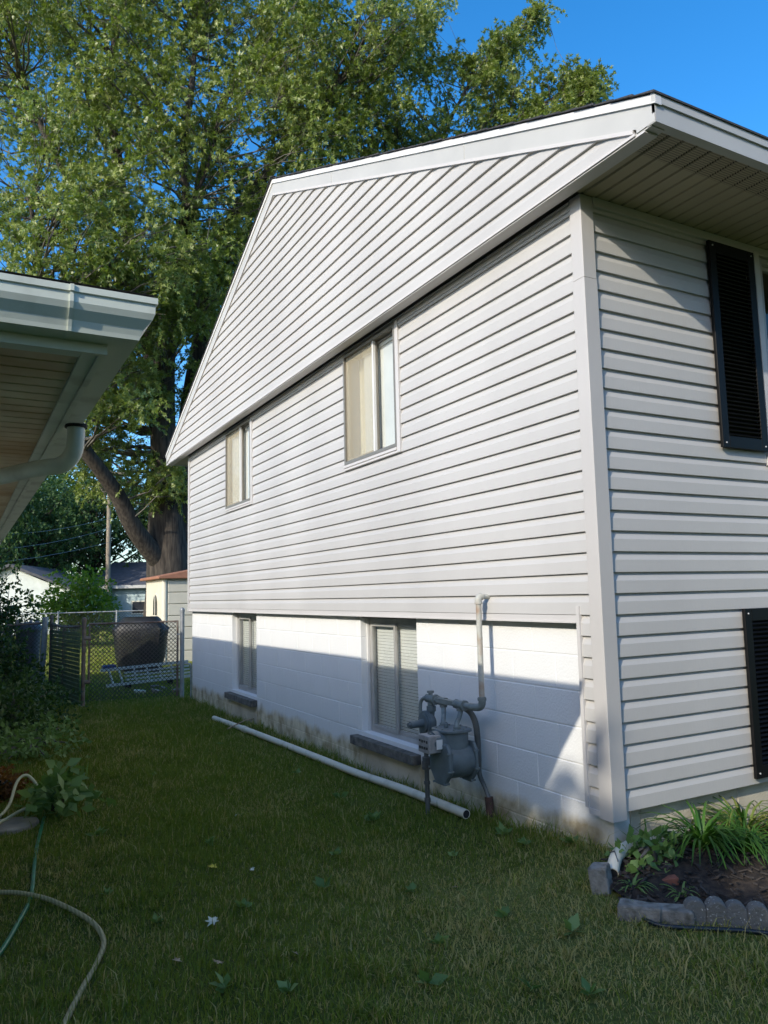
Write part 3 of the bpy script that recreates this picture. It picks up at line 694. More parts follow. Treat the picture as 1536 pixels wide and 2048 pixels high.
tag(npmesh('garden_bed', np.stack([X.ravel(), Y.ravel(), Zb.ravel()], 1), np.stack([q, q + 1, q + nx + 1, q + nx], 1), 'soil'), 'dark mulched flower bed along the front of the house', kind='structure')
mb = MB()
for _ in range(3000):
    x, y = random.uniform(-.3, 2.6), random.uniform(-1.2, .03)
    if not inside(np.array(x), np.array(y), bed_poly): continue
    a = random.uniform(0, 3.14); t = random.uniform(-.5, .5)
    mb.obox((x, y, GZ(x, y) + random.uniform(.02, .045)), (math.cos(a), math.sin(a), t), (-math.sin(a), math.cos(a), random.uniform(-.5, .5)), (0, 0, 1), random.uniform(.008, .03), random.uniform(.002, .007), random.uniform(.0015, .004))
tag(build('mulch', mb, 'chip'), 'dark brown wood mulch chips spread over the flower bed', kind='stuff')
def stone_block(name, x, y, z, sx, sy, sz, rot, mt, label, cat, group=None, tilt=0, seed=0):
    mb = MB().box(-sx / 2, sx / 2, -sy / 2, sy / 2, 0, sz); rr = random.Random(seed)
    mb.v = [(a + rr.uniform(-.006, .006), b + rr.uniform(-.006, .006), c + rr.uniform(-.005, .005)) for a, b, c in mb.v]
    o = build(name, mb, mt, bevel=.010); o.location = (x, y, z); o.rotation_euler = (tilt, 0, rot); return tag(o, label, cat, group)
stone_block('paver_block', -.245, -.165, GZ(-.2, -.1) - .03, .095, .085, .125, math.radians(30), 'stone', 'upright grey paver standing alone in the grass below the house corner', 'paver', tilt=math.radians(-8), seed=3)
stone_block('edging_block', -.275, -.415, GZ(-.28, -.4) - .035, .18, .08, .10, math.radians(-52), 'stone', 'plain concrete edging block at the left end of the flower bed edge', 'edging stone', 'stones edging the flower bed', seed=4)
stone_block('edging_block', -.17, -.50, GZ(-.17, -.5) - .035, .18, .08, .095, math.radians(-45), 'stone', 'plain concrete edging block next to the first round topped stone', 'edging stone', 'stones edging the flower bed', seed=5)
nth = ['leftmost round topped lichen spotted edging stone beside the plain blocks', 'second round topped edging stone from the left, heavily spotted with lichen', 'middle round topped edging stone in the visible row', 'fourth round topped edging stone from the left', 'round topped edging stone at the right border of the photo', 'round topped edging stone just outside the right border', 'farther round topped edging stone along the bed front']
sme = None
for i in range(7):
    x, y = -.085 + .062 * i, -.555 - .060 * i
    if sme is None:
        pf = [(-.045, -.05)] + [(.045 * -math.cos(a), .055 + .045 * math.sin(a)) for a in [math.pi * k / 8 for k in range(9)]] + [(.045, -.05)]
        o = build('scalloped_stone', MB().prism(pf, 'y', -.03, .03), 'lichen', bevel=.008); sme = o.data
    else:
        c = o.copy(); COL.objects.link(c); o = c
    o.location = (x, y, GZ(x, y) + .005); o.rotation_euler = (random.uniform(-.1, .1), random.uniform(-.08, .08), math.radians(-44) + random.uniform(-.1, .1)); o.scale = (1.0, 1.1, random.uniform(.92, 1.06))
    tag(o, nth[i], 'edging stone', 'round topped stones edging the flower bed')
tag(build('brick_piece', MB().obox((.02, -.30, GZ(0, -.3) + .03), (1, -.5, .1), (.5, 1, 0), (0, 0, 1), .06, .025, .018), 'brickred', bevel=.006), 'broken piece of red brick half buried behind the edging blocks', 'brick')

def hose(name, pts, r, mt, label, cat='hose', lift=.0, n=10):
    P = [(x, y, GZ(x, y) + r + .006 + (z if len(q) > 2 else 0) + lift) for q in pts for x, y, z in [(q[0], q[1], q[2] if len(q) > 2 else 0)]]
    return tag(build(name, MB().tube(P, r, n, smooth=6), mt, smooth=True), label, cat)
hose('garden_hose', [(-2.40, 3.35, .02), (-2.43, 3.1), (-2.50, 2.6), (-2.56, 2.15), (-2.60, 1.75), (-2.64, 1.38), (-2.71, 1.1), (-2.78, .84), (-2.86, .6), (-2.95, .3)], .011, 'hosegreen', 'bright green garden hose running through the weeds at left')
hose('garden_hose', [(-3.3, 1.62, .01), (-2.95, 1.58, .01), (-2.75, 1.50, .015), (-2.60, 1.33, .014), (-2.49, 1.10, .01), (-2.41, .86, .008), (-2.395, .66), (-2.46, .45), (-2.54, .25), (-2.62, .03), (-2.70, -.2)], .0115, 'braid', 'beige braided hose curving across the lawn in the lower left corner')
hose('garden_hose', [(-2.75, 3.0, .02), (-2.66, 3.25, .05), (-2.60, 3.45, .17), (-2.53, 3.5, .20), (-2.46, 3.45, .12), (-2.42, 3.35, .02)], .011, 'hosecream', 'cream coloured hose arching up beside the stepping stone')
hose('garden_hose', [(-2.85, 2.62, .04), (-2.70, 2.88, .04), (-2.60, 3.02, .05), (-2.5, 3.12, .05)], .011, 'hosecream', 'straight cream hose end lying over the stepping stone')
hose('soaker_hose', [(-.30, -.36, .01), (-.28, -.50), (-.20, -.585), (-.10, -.66), (0, -.74), (.12, -.86), (.3, -1.02), (.6, -1.2)], .010, 'hoseblack', 'dark hose lying at the foot of the edging stones')
st = build('stepping_stone', MB().prism([(.19 * math.cos(a) * (1 + .07 * math.sin(3 * a)), .17 * math.sin(a)) for a in [2 * math.pi * k / 14 for k in range(14)]], 'z', -.02, .035), 'slab', bevel=.01)
st.location = (-2.68, 2.85, GZ(-2.68, 2.85)); tag(st, 'flat tan stepping stone under the cream hose at left', 'stepping stone')

# ---------------------------------------------------------------- neighbour's eave at left
nb = empty('neighbour_house', (-4, 6, GZ(-3, 3)), 'neighbouring low house at left with aged gutter, stained soffit and curved downspout', 'house')
NH = lambda n, mb, mt, **k: thing_build(nb, n, mb, mt, **k)
NX, NY0, NY1, NZ = -2.57, -.885, 13.0, 1.91
NH('wall', MB().box(-12.4, -3.37, .0, 12.3, -.6, 1.99), 'palehouse')
# K-style gutters
K = [(0, 0), (.075, 0), (.078, .012), (.085, .03), (.105, .055), (.112, .072), (.112, .098), (.118, .10), (.118, .118), (.108, .118), (.108, .104), (.104, .10), (.0, .1)]
def gutter(axis_, a0, a1, at, sg):
    mb = MB()
    if axis_ == 'y': mb.prism([(at + (o - .118) * 1.0, NZ + z) for o, z in K], 'y', a0, a1)
    else: mb.prism([(at - (o - .118), NZ + z) for o, z in K], 'x', a0, a1)
    return mb
def gfront(x0, x1):
    return MB().add([(x, NY0 + .118 - o, NZ + z) for x in (x0, x1) for o, z in K], [(i, (i + 1) % len(K), len(K) + (i + 1) % len(K), len(K) + i) for i in range(len(K))] + [tuple(range(len(K) - 1, -1, -1)), tuple(range(len(K), 2 * len(K)))])
def gside(y0, y1):
    return MB().add([(NX - .118 + o, y, NZ + z) for y in (y0, y1) for o, z in K], [(i, (i + 1) % len(K), len(K) + (i + 1) % len(K), len(K) + i) for i in range(len(K))] + [tuple(range(len(K) - 1, -1, -1)), tuple(range(len(K), 2 * len(K)))])
g1 = gfront(-2.802, NX - .118); # mitred at the corner: shear the last ring outwards
n_ = len(K); g1.v = g1.v[:n_] + [(NX - .118 + o, y, z) for (x, y, z), (o, _) in zip(g1.v[n_:], K)]
NH('gutter', g1, 'gutter')
NH('gutter', gfront(-12.9, -2.804), 'gutter')
g2 = gside(NY0 + .118, NY1); g2.v = [(x, NY0 + .118 - o, z) for (x, y, z), (o, _) in zip(g2.v[:n_], K)] + g2.v[n_:]
NH('gutter', g2, 'gutter')
NH('gutter_joint', (lambda m: m)(MB().add([(x, NY0 + .116 - o * 1.03, NZ + z * 1.01 - .001) for x in (-2.806, -2.796) for o, z in K], [(i, (i + 1) % n_, n_ + (i + 1) % n_, n_ + i) for i in range(n_)] + [tuple(range(n_ - 1, -1, -1)), tuple(range(n_, 2 * n_))])), 'gutter')
NH('fascia_board', MB().box(-12.9, NX - .118, NY0 + .121, NY0 + .14, NZ - .03, NZ + .11).box(NX - .14, NX - .121, NY0 + .14, NY1, NZ - .03, NZ + .11), 'gutter')
ns = NH('soffit', MB().box(-3.6, NX - .15, NY0 + .15, NY1 - .1, NZ - .004, NZ + .0), 'backing')
NH('soffit_edge', MB().box(NX - .185, NX - .142, NY0 + .142, NY1, NZ - .026, NZ - .016).box(-12.9, NX - .186, NY0 + .142, NY0 + .19, NZ - .026, NZ - .016), 'gutter')
npm = None; y = NY0 + .19
M['nvent'] = soffit_mat('old_vented_soffit', 'X', -2.86, -1, (.34, .30, .22), (.07, .055, .04))
y = NY0 + .19; k = 0
while y < NY1 - .1:
    if npm is None:
        pr = [(0.003, 0.008), (.008, 0), (.094, 0), (.099, .008)]
        npm = bpy.data.meshes.new('soffit_panel')
        npm.from_pydata([(x, a, z) for x in (-3.36, NX - .186) for a, z in pr], [], [(0, 4, 5, 1), (1, 5, 6, 2), (2, 6, 7, 3)]); npm.materials.append(M['nsoffit'])
    me = npm
    o = link('soffit_panel', me, None, ns); o.location = Vector((0, y, NZ - .018)) - nb.location; y += .1016; k += 1
NH('roof', MB().add([(-12.95, NY0 - .0, NZ + .125), (NX - .01, NY0 - .0, NZ + .125), (NX - .01, NY1, NZ + .125), (-12.95, NY1, NZ + .125), (-7.7, 4.3, 3.75), (-7.7, 7.9, 3.75)],
   [(0, 1, 4), (1, 2, 5, 4), (2, 3, 5), (3, 0, 4, 5), (3, 2, 1, 0)]), 'shingle')
ds = MB()
xo, yo = NX - .064, .36
path = [(xo, yo, NZ + .01), (xo, yo, NZ - .05), (xo - .008, yo + .02, NZ - .12), (xo - .05, yo + .06, NZ - .165), (xo - .15, yo + .14, NZ - .178), (-3.15, 1.05, NZ - .215), (-3.28, 1.2, NZ - .25), (-3.32, 1.25, NZ - .35), (-3.32, 1.25, 0)]
NH('downspout', ds.tube(path, .036, 12, smooth=4), 'gutter', smooth=True)
nb.rotation_euler = (0, 0, .0087)
NH('outlet', MB().cyl((xo, yo, NZ + .004), (xo, yo, NZ - .012), .045, 14), 'hole')


# ---------------------------------------------------------------- chain link fence and gate
def chain(p0, p1, z0, z1, pitch=.062, r=.0028, dzf=None):
    """woven diagonal wires between two points, as thin square bars"""
    p0, p1 = Vector(p0), Vector(p1); d = (p1 - p0); Ln = d.length; d.normalize(); hgt = z1 - z0; mb = MB()
    s = pitch; nrm = Vector((-d.y, d.x, 0))
    def seg(a0, b0, a1, b1):
        A = p0 + d * a0; B = p0 + d * a1
        A = Vector((A.x, A.y, z0 + b0)); B = Vector((B.x, B.y, z0 + b1)); e = (B - A).normalized(); k = e.cross(nrm).normalized() * r; m = nrm * r
        mb.add([A + k, A + m, A - k, A - m, B + k, B + m, B - k, B - m], [(0, 1, 5, 4), (1, 2, 6, 5), (2, 3, 7, 6), (3, 0, 4, 7)])
    u = -hgt
    while u < Ln:
        a0, a1 = max(u, 0), min(u + hgt, Ln)
        if a1 > a0:
            seg(a0, a0 - u, a1, a1 - u); seg(a0, hgt - (a0 - u), a1, hgt - (a1 - u))
            if a1 - u >= hgt - 1e-6: seg(a1, hgt, min(a1 + .012, Ln), hgt + .025)
        u += s
    return mb
gt = empty('chain_link_gate', (-.7, 9.05, GZ(-.7, 9)), 'chain link gate with rusty top rail across the gap between the post and the house', 'gate')
GT = lambda n, mb, mt, **k: thing_build(gt, n, mb, mt, **k)
gA, gB = (-1.36, 9.14, 0), (-.10, 8.95, 0)
zt = .83
GT('gate_frame', MB().tube([(gA[0], gA[1], -.02), (gA[0], gA[1], zt), (gB[0], gB[1], zt), (gB[0], gB[1], -.30)], .019, 10), 'oldpost', smooth=True)
GT('wire_mesh', chain(gA, gB, -.30, zt - .01, r=.0042), 'wire')
GT('hinge', MB().cyl((gA[0] - .06, gA[1], -.02), (gA[0] + .02, gA[1], -.02), .03, 10).cyl((gA[0] - .06, gA[1], .62), (gA[0] + .02, gA[1], .62), .03, 10), 'oldpost')
GT('latch', MB().box(-.11, .02, 8.93, 8.96, .17, .20).box(-.05, -.01, 8.90, 8.96, .14, .23).box(-.11, -.05, 8.93, 8.96, .62, .64), 'galv')
def post_thing(x, y, z1, r, mt, label, cap=True, group='fence posts'):
    e = empty('fence_post', (x, y, GZ(x, y) - .02), label, 'post', group)
    thing_build(e, 'pole', MB().cyl((x, y, GZ(x, y) - .1), (x, y, z1), r, 12), mt, smooth=True)
    if cap: thing_build(e, 'cap', MB().sphere((x, y, z1 + .005), r * 1.15, r * 1.15, r * 1.0, 10, 6).cyl((x, y, z1 - .03), (x, y, z1), r * 1.2, 12), mt, smooth=True)
    return e
post_thing(-1.435, 9.15, .90, .030, 'oldpost', 'brown weathered round gate post standing on the grass left of the gate')
gp = post_thing(-.035, 8.93, 1.0, .033, 'galv', 'galvanised post with ball cap beside the white block wall')
tag(build('rod', MB().tube([(.05, 8.72, GZ(.05, 8.7)), (.05, 8.72, .16), (.03, 8.74, .19), (-.02, 8.80, .19)], .012, 8), 'galv'), 'thin galvanised rod hooked to the gate post against the wall', 'rod')
# slatted run of chain link going away from the gate post
sf = empty('slatted_fence', (-1.5, 9.8, GZ(-1.5, 9.8)), 'low chain link fence woven with dark green slats behind the gate post', 'fence')
SF = lambda n, mb, mt, **k: thing_build(sf, n, mb, mt, **k)
P0, P1 = Vector((-1.47, 9.25, 0)), Vector((-1.70, 11.2, 0))
SF('rail', MB().tube([(P0.x, P0.y, .80), ((P0.x + P1.x) / 2, (P0.y + P1.y) / 2, .765), (P1.x, P1.y, .80)], .018, 8, smooth=3), 'oldpost')
SF('wire_mesh', chain(P0, P1, -.40, .78, pitch=.065), 'wire')
SF('post', MB().cyl((-1.585, 10.3, -.5), (-1.585, 10.3, .80), .028, 10), 'oldpost'); SF('post', MB().cyl((P1.x, P1.y, -.5), (P1.x, P1.y, .95), .03, 10), 'oldpost')
d_ = (P1 - P0); n_s = 17
sm_ = None
for i in range(n_s):
    z = -.33 + i * .063
    if sm_ is None:
        mb = MB(); q0 = P0 - sf.location; q1 = P1 - sf.location
        mb.bar((q0.x - .008, q0.y, 0), (q1.x - .008, q1.y, 0), .004, .050); sm_ = bpy.data.meshes.new('slat'); sm_.from_pydata(mb.v, [], mb.f); sm_.materials.append(M['slat'])
    o = link('slat', sm_, None, sf); o.location = (0, 0, z - sf.location.z)
# side fence at left
lf = empty('wire_fence', (-2.3, 11.2, GZ(-2.3, 11)), 'chain link fence with pale pickets leaning behind it, half hidden by shrubs at far left', 'fence')
LF = lambda n, mb, mt, **k: thing_build(lf, n, mb, mt, **k)
LF('rail', MB().tube([(-3.6, 11.1, .80), (-2.6, 11.15, .80), (-1.74, 11.2, .82)], .018, 8), 'oldpost')
LF('wire_mesh', chain((-3.6, 11.1, 0), (-1.74, 11.2, 0), -.40, .79, pitch=.065), 'wire')
for i in range(9):
    x = -2.62 + i * .105
    LF('picket', MB().obox((x, 11.7, .22), (1, 0, random.uniform(-.03, .03)), (0, 1, 0), (0, 0, 1), .022 + .01 * (i % 2), .008, .60 + random.uniform(-.05, .08)), 'picket')
LF('bracing_post', MB().cyl((-1.86, 11.1, -.5), (-1.80, 11.15, .92), .05, 10), 'galv')
bn = empty('rubbish_bin', (-2.03, 11.55, GZ(-2, 11.5)), 'dark grey round lidded bin behind the wire fence', 'bin')
thing_build(bn, 'body', MB().tube([(-2.03, 11.55, -.45), (-2.03, 11.55, .70)], [.16, .20], 18), 'bin', smooth=True)
thing_build(bn, 'lid', MB().tube([(-2.03, 11.55, .69), (-2.03, 11.55, .73), (-2.03, 11.55, .80), (-2.03, 11.55, .84)], [.225, .225, .18, .04], 18), 'bin', smooth=True)
# back fence
bf = empty('back_fence', (2, 24, -.45), 'tall chain link fence across the rear of the back yard', 'fence')
BFn = lambda n, mb, mt, **k: thing_build(bf, n, mb, mt, **k)
BFn('rail', MB().tube([(-2.0, 25.2, .79), (1.5, 24.3, .81), (7.5, 22.6, .84)], .02, 8), 'galv')
BFn('wire_mesh', chain((-2.0, 25.2, 0), (1.5, 24.3, 0), -.45, .78, pitch=.09, r=.003), 'wire'); BFn('wire_mesh', chain((1.5, 24.3, 0), (7.5, 22.6, 0), -.45, .8, pitch=.09, r=.003), 'wire')
for x, y in [(-2, 25.2), (-.3, 24.75), (1.5, 24.3), (3.28, 23.8), (5.5, 23.2), (7.5, 22.6)]: BFn('post', MB().cyl((x, y, -.5), (x, y, .86), .03, 8), 'galv')

# ---------------------------------------------------------------- things in the back yard
gr = empty('covered_grill', (.42, 14.75, GZ(.4, 14.7)), 'barbecue grill under a sagging black cover in front of the shed', 'grill')
vs = []; rings = [(-.42, .44, .26), (-.1, .52, .28), (.30, .56, .31), (.52, .60, .33), (.60, .52, .31), (.78, .38, .20), (.80, .34, .16)]
n = 28; rr = random.Random(5); jr = [rr.uniform(-.02, .02) for _ in range(n)]
for zi, (z, hx, hy) in enumerate(rings):
    for k in range(n):
        a = 2 * math.pi * k / n; c, s_ = math.cos(a), math.sin(a)
        e = .45; x = math.copysign(abs(c) ** e, c) * hx; y = math.copysign(abs(s_) ** e, s_) * hy
        fold = 1 + (jr[k] + .012 * math.sin(k * 3.1 + zi)) * (1.4 if zi < 4 else .7)
        ang = -.42; xx, yy = x * fold, y * fold
        vs.append((.46 + xx * math.cos(ang) - yy * math.sin(ang), 14.75 + xx * math.sin(ang) + yy * math.cos(ang), z + .03 * math.sin(k * .9) * (zi < 4) - (.05 if zi == 3 and k % 5 == 0 else 0)))
fs = [(i * n + k, i * n + (k + 1) % n, (i + 1) * n + (k + 1) % n, (i + 1) * n + k) for i in range(len(rings) - 1) for k in range(n)] + [tuple(range((len(rings) - 1) * n, len(rings) * n))]
thing_build(gr, 'cover', MB().add(vs, fs), 'cover', smooth=True, bevel=0)
thing_build(gr, 'leg', MB().box(.1, .14, 14.7, 14.74, -.47, -.3), 'black'); thing_build(gr, 'leg', MB().box(.82, .86, 14.5, 14.54, -.47, -.3), 'black')

ld = empty('extension_ladder', (-.3, 12.2, GZ(-.3, 12)), 'aluminium extension ladder lying on its side behind the gate', 'ladder')
LD = lambda n, mb, mt, **k: thing_build(ld, n, mb, mt, **k)
lA, lB = Vector((-.76, 11.43, -.335)), Vector((.84, 11.84, -.30))
ud = Vector((-.04, .03, .26)).normalized() * .85
for o_, w_ in ((0, .05), (.33, .05), (.08, .03), (.155, .03), (.23, .03)):
    s0 = 0 if w_ > .04 else .22
    a = lA.lerp(lB, s0) + ud * o_; b = lB + ud * o_
    if o_ == .33: a = lA + ud * o_ + Vector((-.06, -.03, .0))
    LD('rail' if w_ > .04 else 'inner_rail', MB().bar(a, b, .028, w_), 'alu')
for t in (.08, .19): LD('rung', MB().cyl(lA.lerp(lB, t), lA.lerp(lB, t - .03) + ud * .33, .018, 8), 'alu')
for t in (.35, .5, .65, .8): LD('rung', MB().cyl(lA.lerp(lB, t) + Vector((0, .05, 0)), lA.lerp(lB, t - .01) + ud * .33 + Vector((0, .05, 0)), .015, 8), 'alu')
for t in (.25, .75):
    p = lA.lerp(lB, t); LD('foot', MB().box(p.x - .05, p.x + .05, p.y + .02, p.y + .12, GZ(p.x, p.y) - .02, p.z), 'black')
p = lA + ud * .38
tag(build('blue_tub', MB().obox((p.x + .12, p.y + .15, p.z + .0), (1, .3, 0), (0, 1, 0), (0, 0, 1), .13, .09, .035), 'blue', bevel=.02), 'flat blue plastic item resting on the upper left end of the ladder', 'tub')
for i, (x, y, lab) in enumerate([(.02, 10.4, 'grey broken brick in the rubble by the gate post'), (-.16, 10.1, 'pale broken stone in the rubble by the gate post'), (-.36, 10.5, 'small white stone at the left of the rubble'), (.10, 9.9, 'brown brick lying nearest the gate post'), (-.05, 10.8, 'dark brick at the back of the rubble'), (.20, 10.2, 'largest grey block of the rubble against the wall corner')]):
    o = build('rubble_stone', MB().obox((0, 0, 0), (1, random.uniform(-.6, .6), random.uniform(-.3, .3)), (0, 1, .2), (0, -.2, 1), .06 + .02 * (i % 3), .045, .035), ['stone', 'slab', 'pvc', 'brickred', 'sill', 'stone'][i], bevel=.008)
    o.location = (x, y, GZ(x, y) + .035); tag(o, lab, 'stone', 'rubble beside the gate post')

sd = empty('garden_shed', (1.4, 16.9, GZ(1.4, 16.9)), 'cream resin garden shed with terracotta roof and arched window', 'shed')
SD = lambda n, mb, mt, **k: thing_build(sd, n, mb, mt, **k)
sx0, sx1, sy0, sy1, sz1 = 1.42, 3.9, 16.9, 19.1, 1.70
SD('wall', MB().box(sx0 + .03, sx1, sy0 + .03, sy1, -.6, sz1), 'shed')
z = -.44
while z < sz1 - .05:
    SD('wall_panel', MB().box(sx0 + .13, sx1 - .1, sy0, sy0 + .04, z, min(z + .30, sz1) - .018), 'shed', bevel=.012); z += .30
SD('corner_post', MB().cyl((sx0 + .06, sy0 + .06, -.6), (sx0 + .06, sy0 + .06, sz1), .075, 12), 'shed', smooth=True)
SD('wall_panel', MB().box(sx0, sx0 + .04, sy0 + .15, sy1 - .1, -.5, sz1 - .01), 'shed', bevel=.01)
ar = [(17.45, .25), (18.0, .25)] + [(17.725 + .275 * math.cos(a), 1.05 + .30 * math.sin(a)) for a in [math.pi * k / 10 for k in range(11)]]
wi = SD('window', MB().prism(ar, 'x', sx0 - .02, sx0 + .01), 'pvc')
ar2 = [(17.49, .29), (17.96, .29)] + [(17.725 + .235 * math.cos(a), 1.05 + .25 * math.sin(a)) for a in [math.pi * k / 10 for k in range(11)]]
sub(wi, 'pane', MB().prism(ar2, 'x', sx0 - .026, sx0 - .019), 'glassdark')
sub(wi, 'muntin', MB().box(sx0 - .04, sx0 - .024, 17.71, 17.74, .29, 1.3).box(sx0 - .039, sx0 - .025, 17.49, 17.96, .72, .76), 'pvc')
SD('window_sill', MB().box(sx0 - .06, sx0 + .01, 17.4, 18.05, .19, .25), 'pvc')
SD('roof', MB().prism([(sx0 - .14, sz1 + .0), (sx1 + .1, sz1 + .0), (sx1 + .1, sz1 + .07), (sx0 + 1.3, sz1 + .34), (sx0 - .14, sz1 + .07)], 'y', sy0 - .12, sy1 + .12), 'shedroof', bevel=.02)

# ---------------------------------------------------------------- far houses and the utility pole
def far_house(loc, rot, w_, d_, h_, rh, wall, roof, label, wins, ridge='x'):
    e = empty('far_house', loc, label, 'house'); e.rotation_euler = (0, 0, rot)
    def P(n, mb, mt, par=e): return build(n, mb, mt, par)
    wl = P('wall', MB().box(0, w_, 0, d_, 0, h_), wall)
    for k in range(int(h_ / .2)): P('siding_board', MB().add([(-.02, -.035, k * .2), (w_ + .02, -.035, k * .2), (w_ + .02, -.012, k * .2 + .19), (-.02, -.012, k * .2 + .19), (-.02, -.0, k * .2), (w_ + .02, 0, k * .2)], [(0, 1, 2, 3), (4, 5, 1, 0)]), wall, wl)
    if ridge == 'x':
        P('roof', MB().prism([(-.5, h_ - .05), (d_ + .5, h_ - .05), (d_ + .5, h_ + .1), (d_ / 2, h_ + rh), (-.5, h_ + .1)], 'x', -.4, w_ + .4), roof)
        P('fascia_board', MB().box(-.4, w_ + .4, -.56, -.5, h_ - .06, h_ + .12), 'fascia')
    else:
        P('roof', MB().prism([(-.4, h_), (w_ / 2, h_ + rh), (w_ + .4, h_), (w_ + .4, h_ + .12), (w_ / 2, h_ + rh + .14), (-.4, h_ + .12)], 'y', -.35, d_ + .35), roof)
        P('gable', MB().prism([(-.0, h_), (w_, h_), (w_ / 2, h_ + rh)], 'y', .0, .1), wall)
    for (a, b, c, d) in wins:
        q = P('window', MB().box(a, b, -.07, -.03, c, d), 'pvc'); P('pane', MB().box(a + .07, (a + b) / 2 - .02, -.08, -.065, c + .07, d - .07).box((a + b) / 2 + .02, b - .07, -.08, -.065, c + .07, d - .07), 'glassdark', q)
    return e
far_house((3.7, 45.2, -.6), math.radians(-28), 12, 8, 2.55, 1.7, 'bluehouse', 'roofgrey', 'blue grey sided house with grey roof seen between the shed and the lit bush', [(2.15, 3.9, .95, 1.75), (6, 7.5, .95, 1.9)])
far_house((-3.6, 40.5, -.6), math.radians(-22), 5.4, 7, 2.3, 1.3, 'palehouse', 'roofgrey', 'pale gabled garage half hidden by shrubs at the far left', [(1.0, 2.2, .7, 1.5)], ridge='y')
up = empty('utility_pole', (4.2, 44.0, -.6), 'weathered wooden utility pole rising in front of the blue grey house', 'pole')
thing_build(up, 'shaft', MB().tube([(4.2, 44, -.8), (4.2, 44, 9.5)], [.16, .11], 12), 'wood', smooth=True)
thing_build(up, 'crossarm', MB().box(3.2, 5.2, 43.9, 44.0, 8.7, 8.82), 'wood')
for i, (za, zb, x1, y1) in enumerate([(6.0, 3.9, -6, 30), (5.4, 3.2, -6, 30), (4.6, 2.6, -7, 28)]):
    pts = []
    for t in np.linspace(0, 1, 9): pts.append((4.2 + (x1 - 4.2) * t, 43.8 + (y1 - 43.8) * t, za + (zb - za) * t - .5 * math.sin(math.pi * t)))
    tag(build('overhead_wire', MB().tube(pts, .008, 5), 'galv'), ['highest', 'middle', 'lowest'][i] + ' of the three thin overhead wires crossing the trees at left', 'wire', 'overhead wires')

# ---------------------------------------------------------------- foliage
def unit(v): return v / np.maximum(np.linalg.norm(v, axis=1, keepdims=True), 1e-9)
def leaves(pos, dirs, size, tint, lobed=True, droop=0.3, flat=.5):
    """pos (n,3), dirs (n,3) growing direction of each leaf; returns verts, tris, tint"""
    n = len(pos); d = unit(dirs + np.array([0, 0, -droop]) + rng.normal(0, .25, (n, 3)))
    up = unit(np.array([0, 0, 1.0]) * flat + rng.normal(0, .6, (n, 3)))
    s = unit(np.cross(d, up)); nm = np.cross(s, d); sz = size[:, None]
    if lobed:
        V = [pos, pos + (d * .42 + s * .17 + nm * .04) * sz, pos + d * 1.0 * sz - nm * .10 * sz, pos + (d * .42 - s * .17 + nm * .04) * sz,
             pos + (d * .62 + s * .52 - nm * .06) * sz, pos + (d * .62 - s * .52 - nm * .06) * sz, pos + (d * .12 + s * .12) * sz, pos + (d * .12 - s * .12) * sz]
        T = [(0, 1, 2), (0, 2, 3), (6, 4, 1), (7, 3, 5)]
    else:
        V = [pos, pos + (d * .45 + s * .30 + nm * .05) * sz, pos + d * sz, pos + (d * .45 - s * .30 + nm * .05) * sz]; T = [(0, 1, 2), (0, 2, 3)]
    k = len(V); v = np.stack(V, 1).reshape(-1, 3); b = (np.arange(n) * k)[:, None, None]
    t = (b + np.array(T)[None]).reshape(-1, 3); return v, t, np.repeat(tint, k)
def sprays(cl, rad, nspray, nleaf, slen, size, seedtint=None, lobed=True, droop=.3, up=.2):
    """clusters of drooping leafy twigs: cl (n,3), rad (n,)"""
    n = len(cl); ci = np.repeat(np.arange(n), nspray); m = len(ci)
    o = unit(rng.normal(0, 1, (m, 3))) * (rng.random((m, 1)) ** .45)
    base = cl[ci] + o * rad[ci][:, None] * np.array([1, 1, .8])
    d = unit(o + rng.normal(0, .5, (m, 3)) + np.array([0, 0, up])); ct = rng.random(n) if seedtint is None else seedtint
    st = ct[ci] * .45 + rng.random(m) * .2
    t = np.tile((np.arange(nleaf) + .5) / nleaf, m); si = np.repeat(np.arange(m), nleaf); N = m * nleaf
    p = base[si] + d[si] * (t * slen)[:, None] + np.array([0, 0, -1]) * (slen * .55 * t ** 2)[:, None]
    ld_ = unit(d[si] * .7 + rng.normal(0, .75, (N, 3)))
    return leaves(p, ld_, size * rng.uniform(.65, 1.25, N), np.clip(st[si] + rng.random(N) * .35, 0, 1), lobed, droop)
def bark_tubes(stems, branches, n=9):
    mb = MB()
    for pts, rad in stems: mb.tube(pts, rad, 12, smooth=4)
    for pts, rad in branches: mb.tube(pts, rad, 5, cap=False)
    return mb
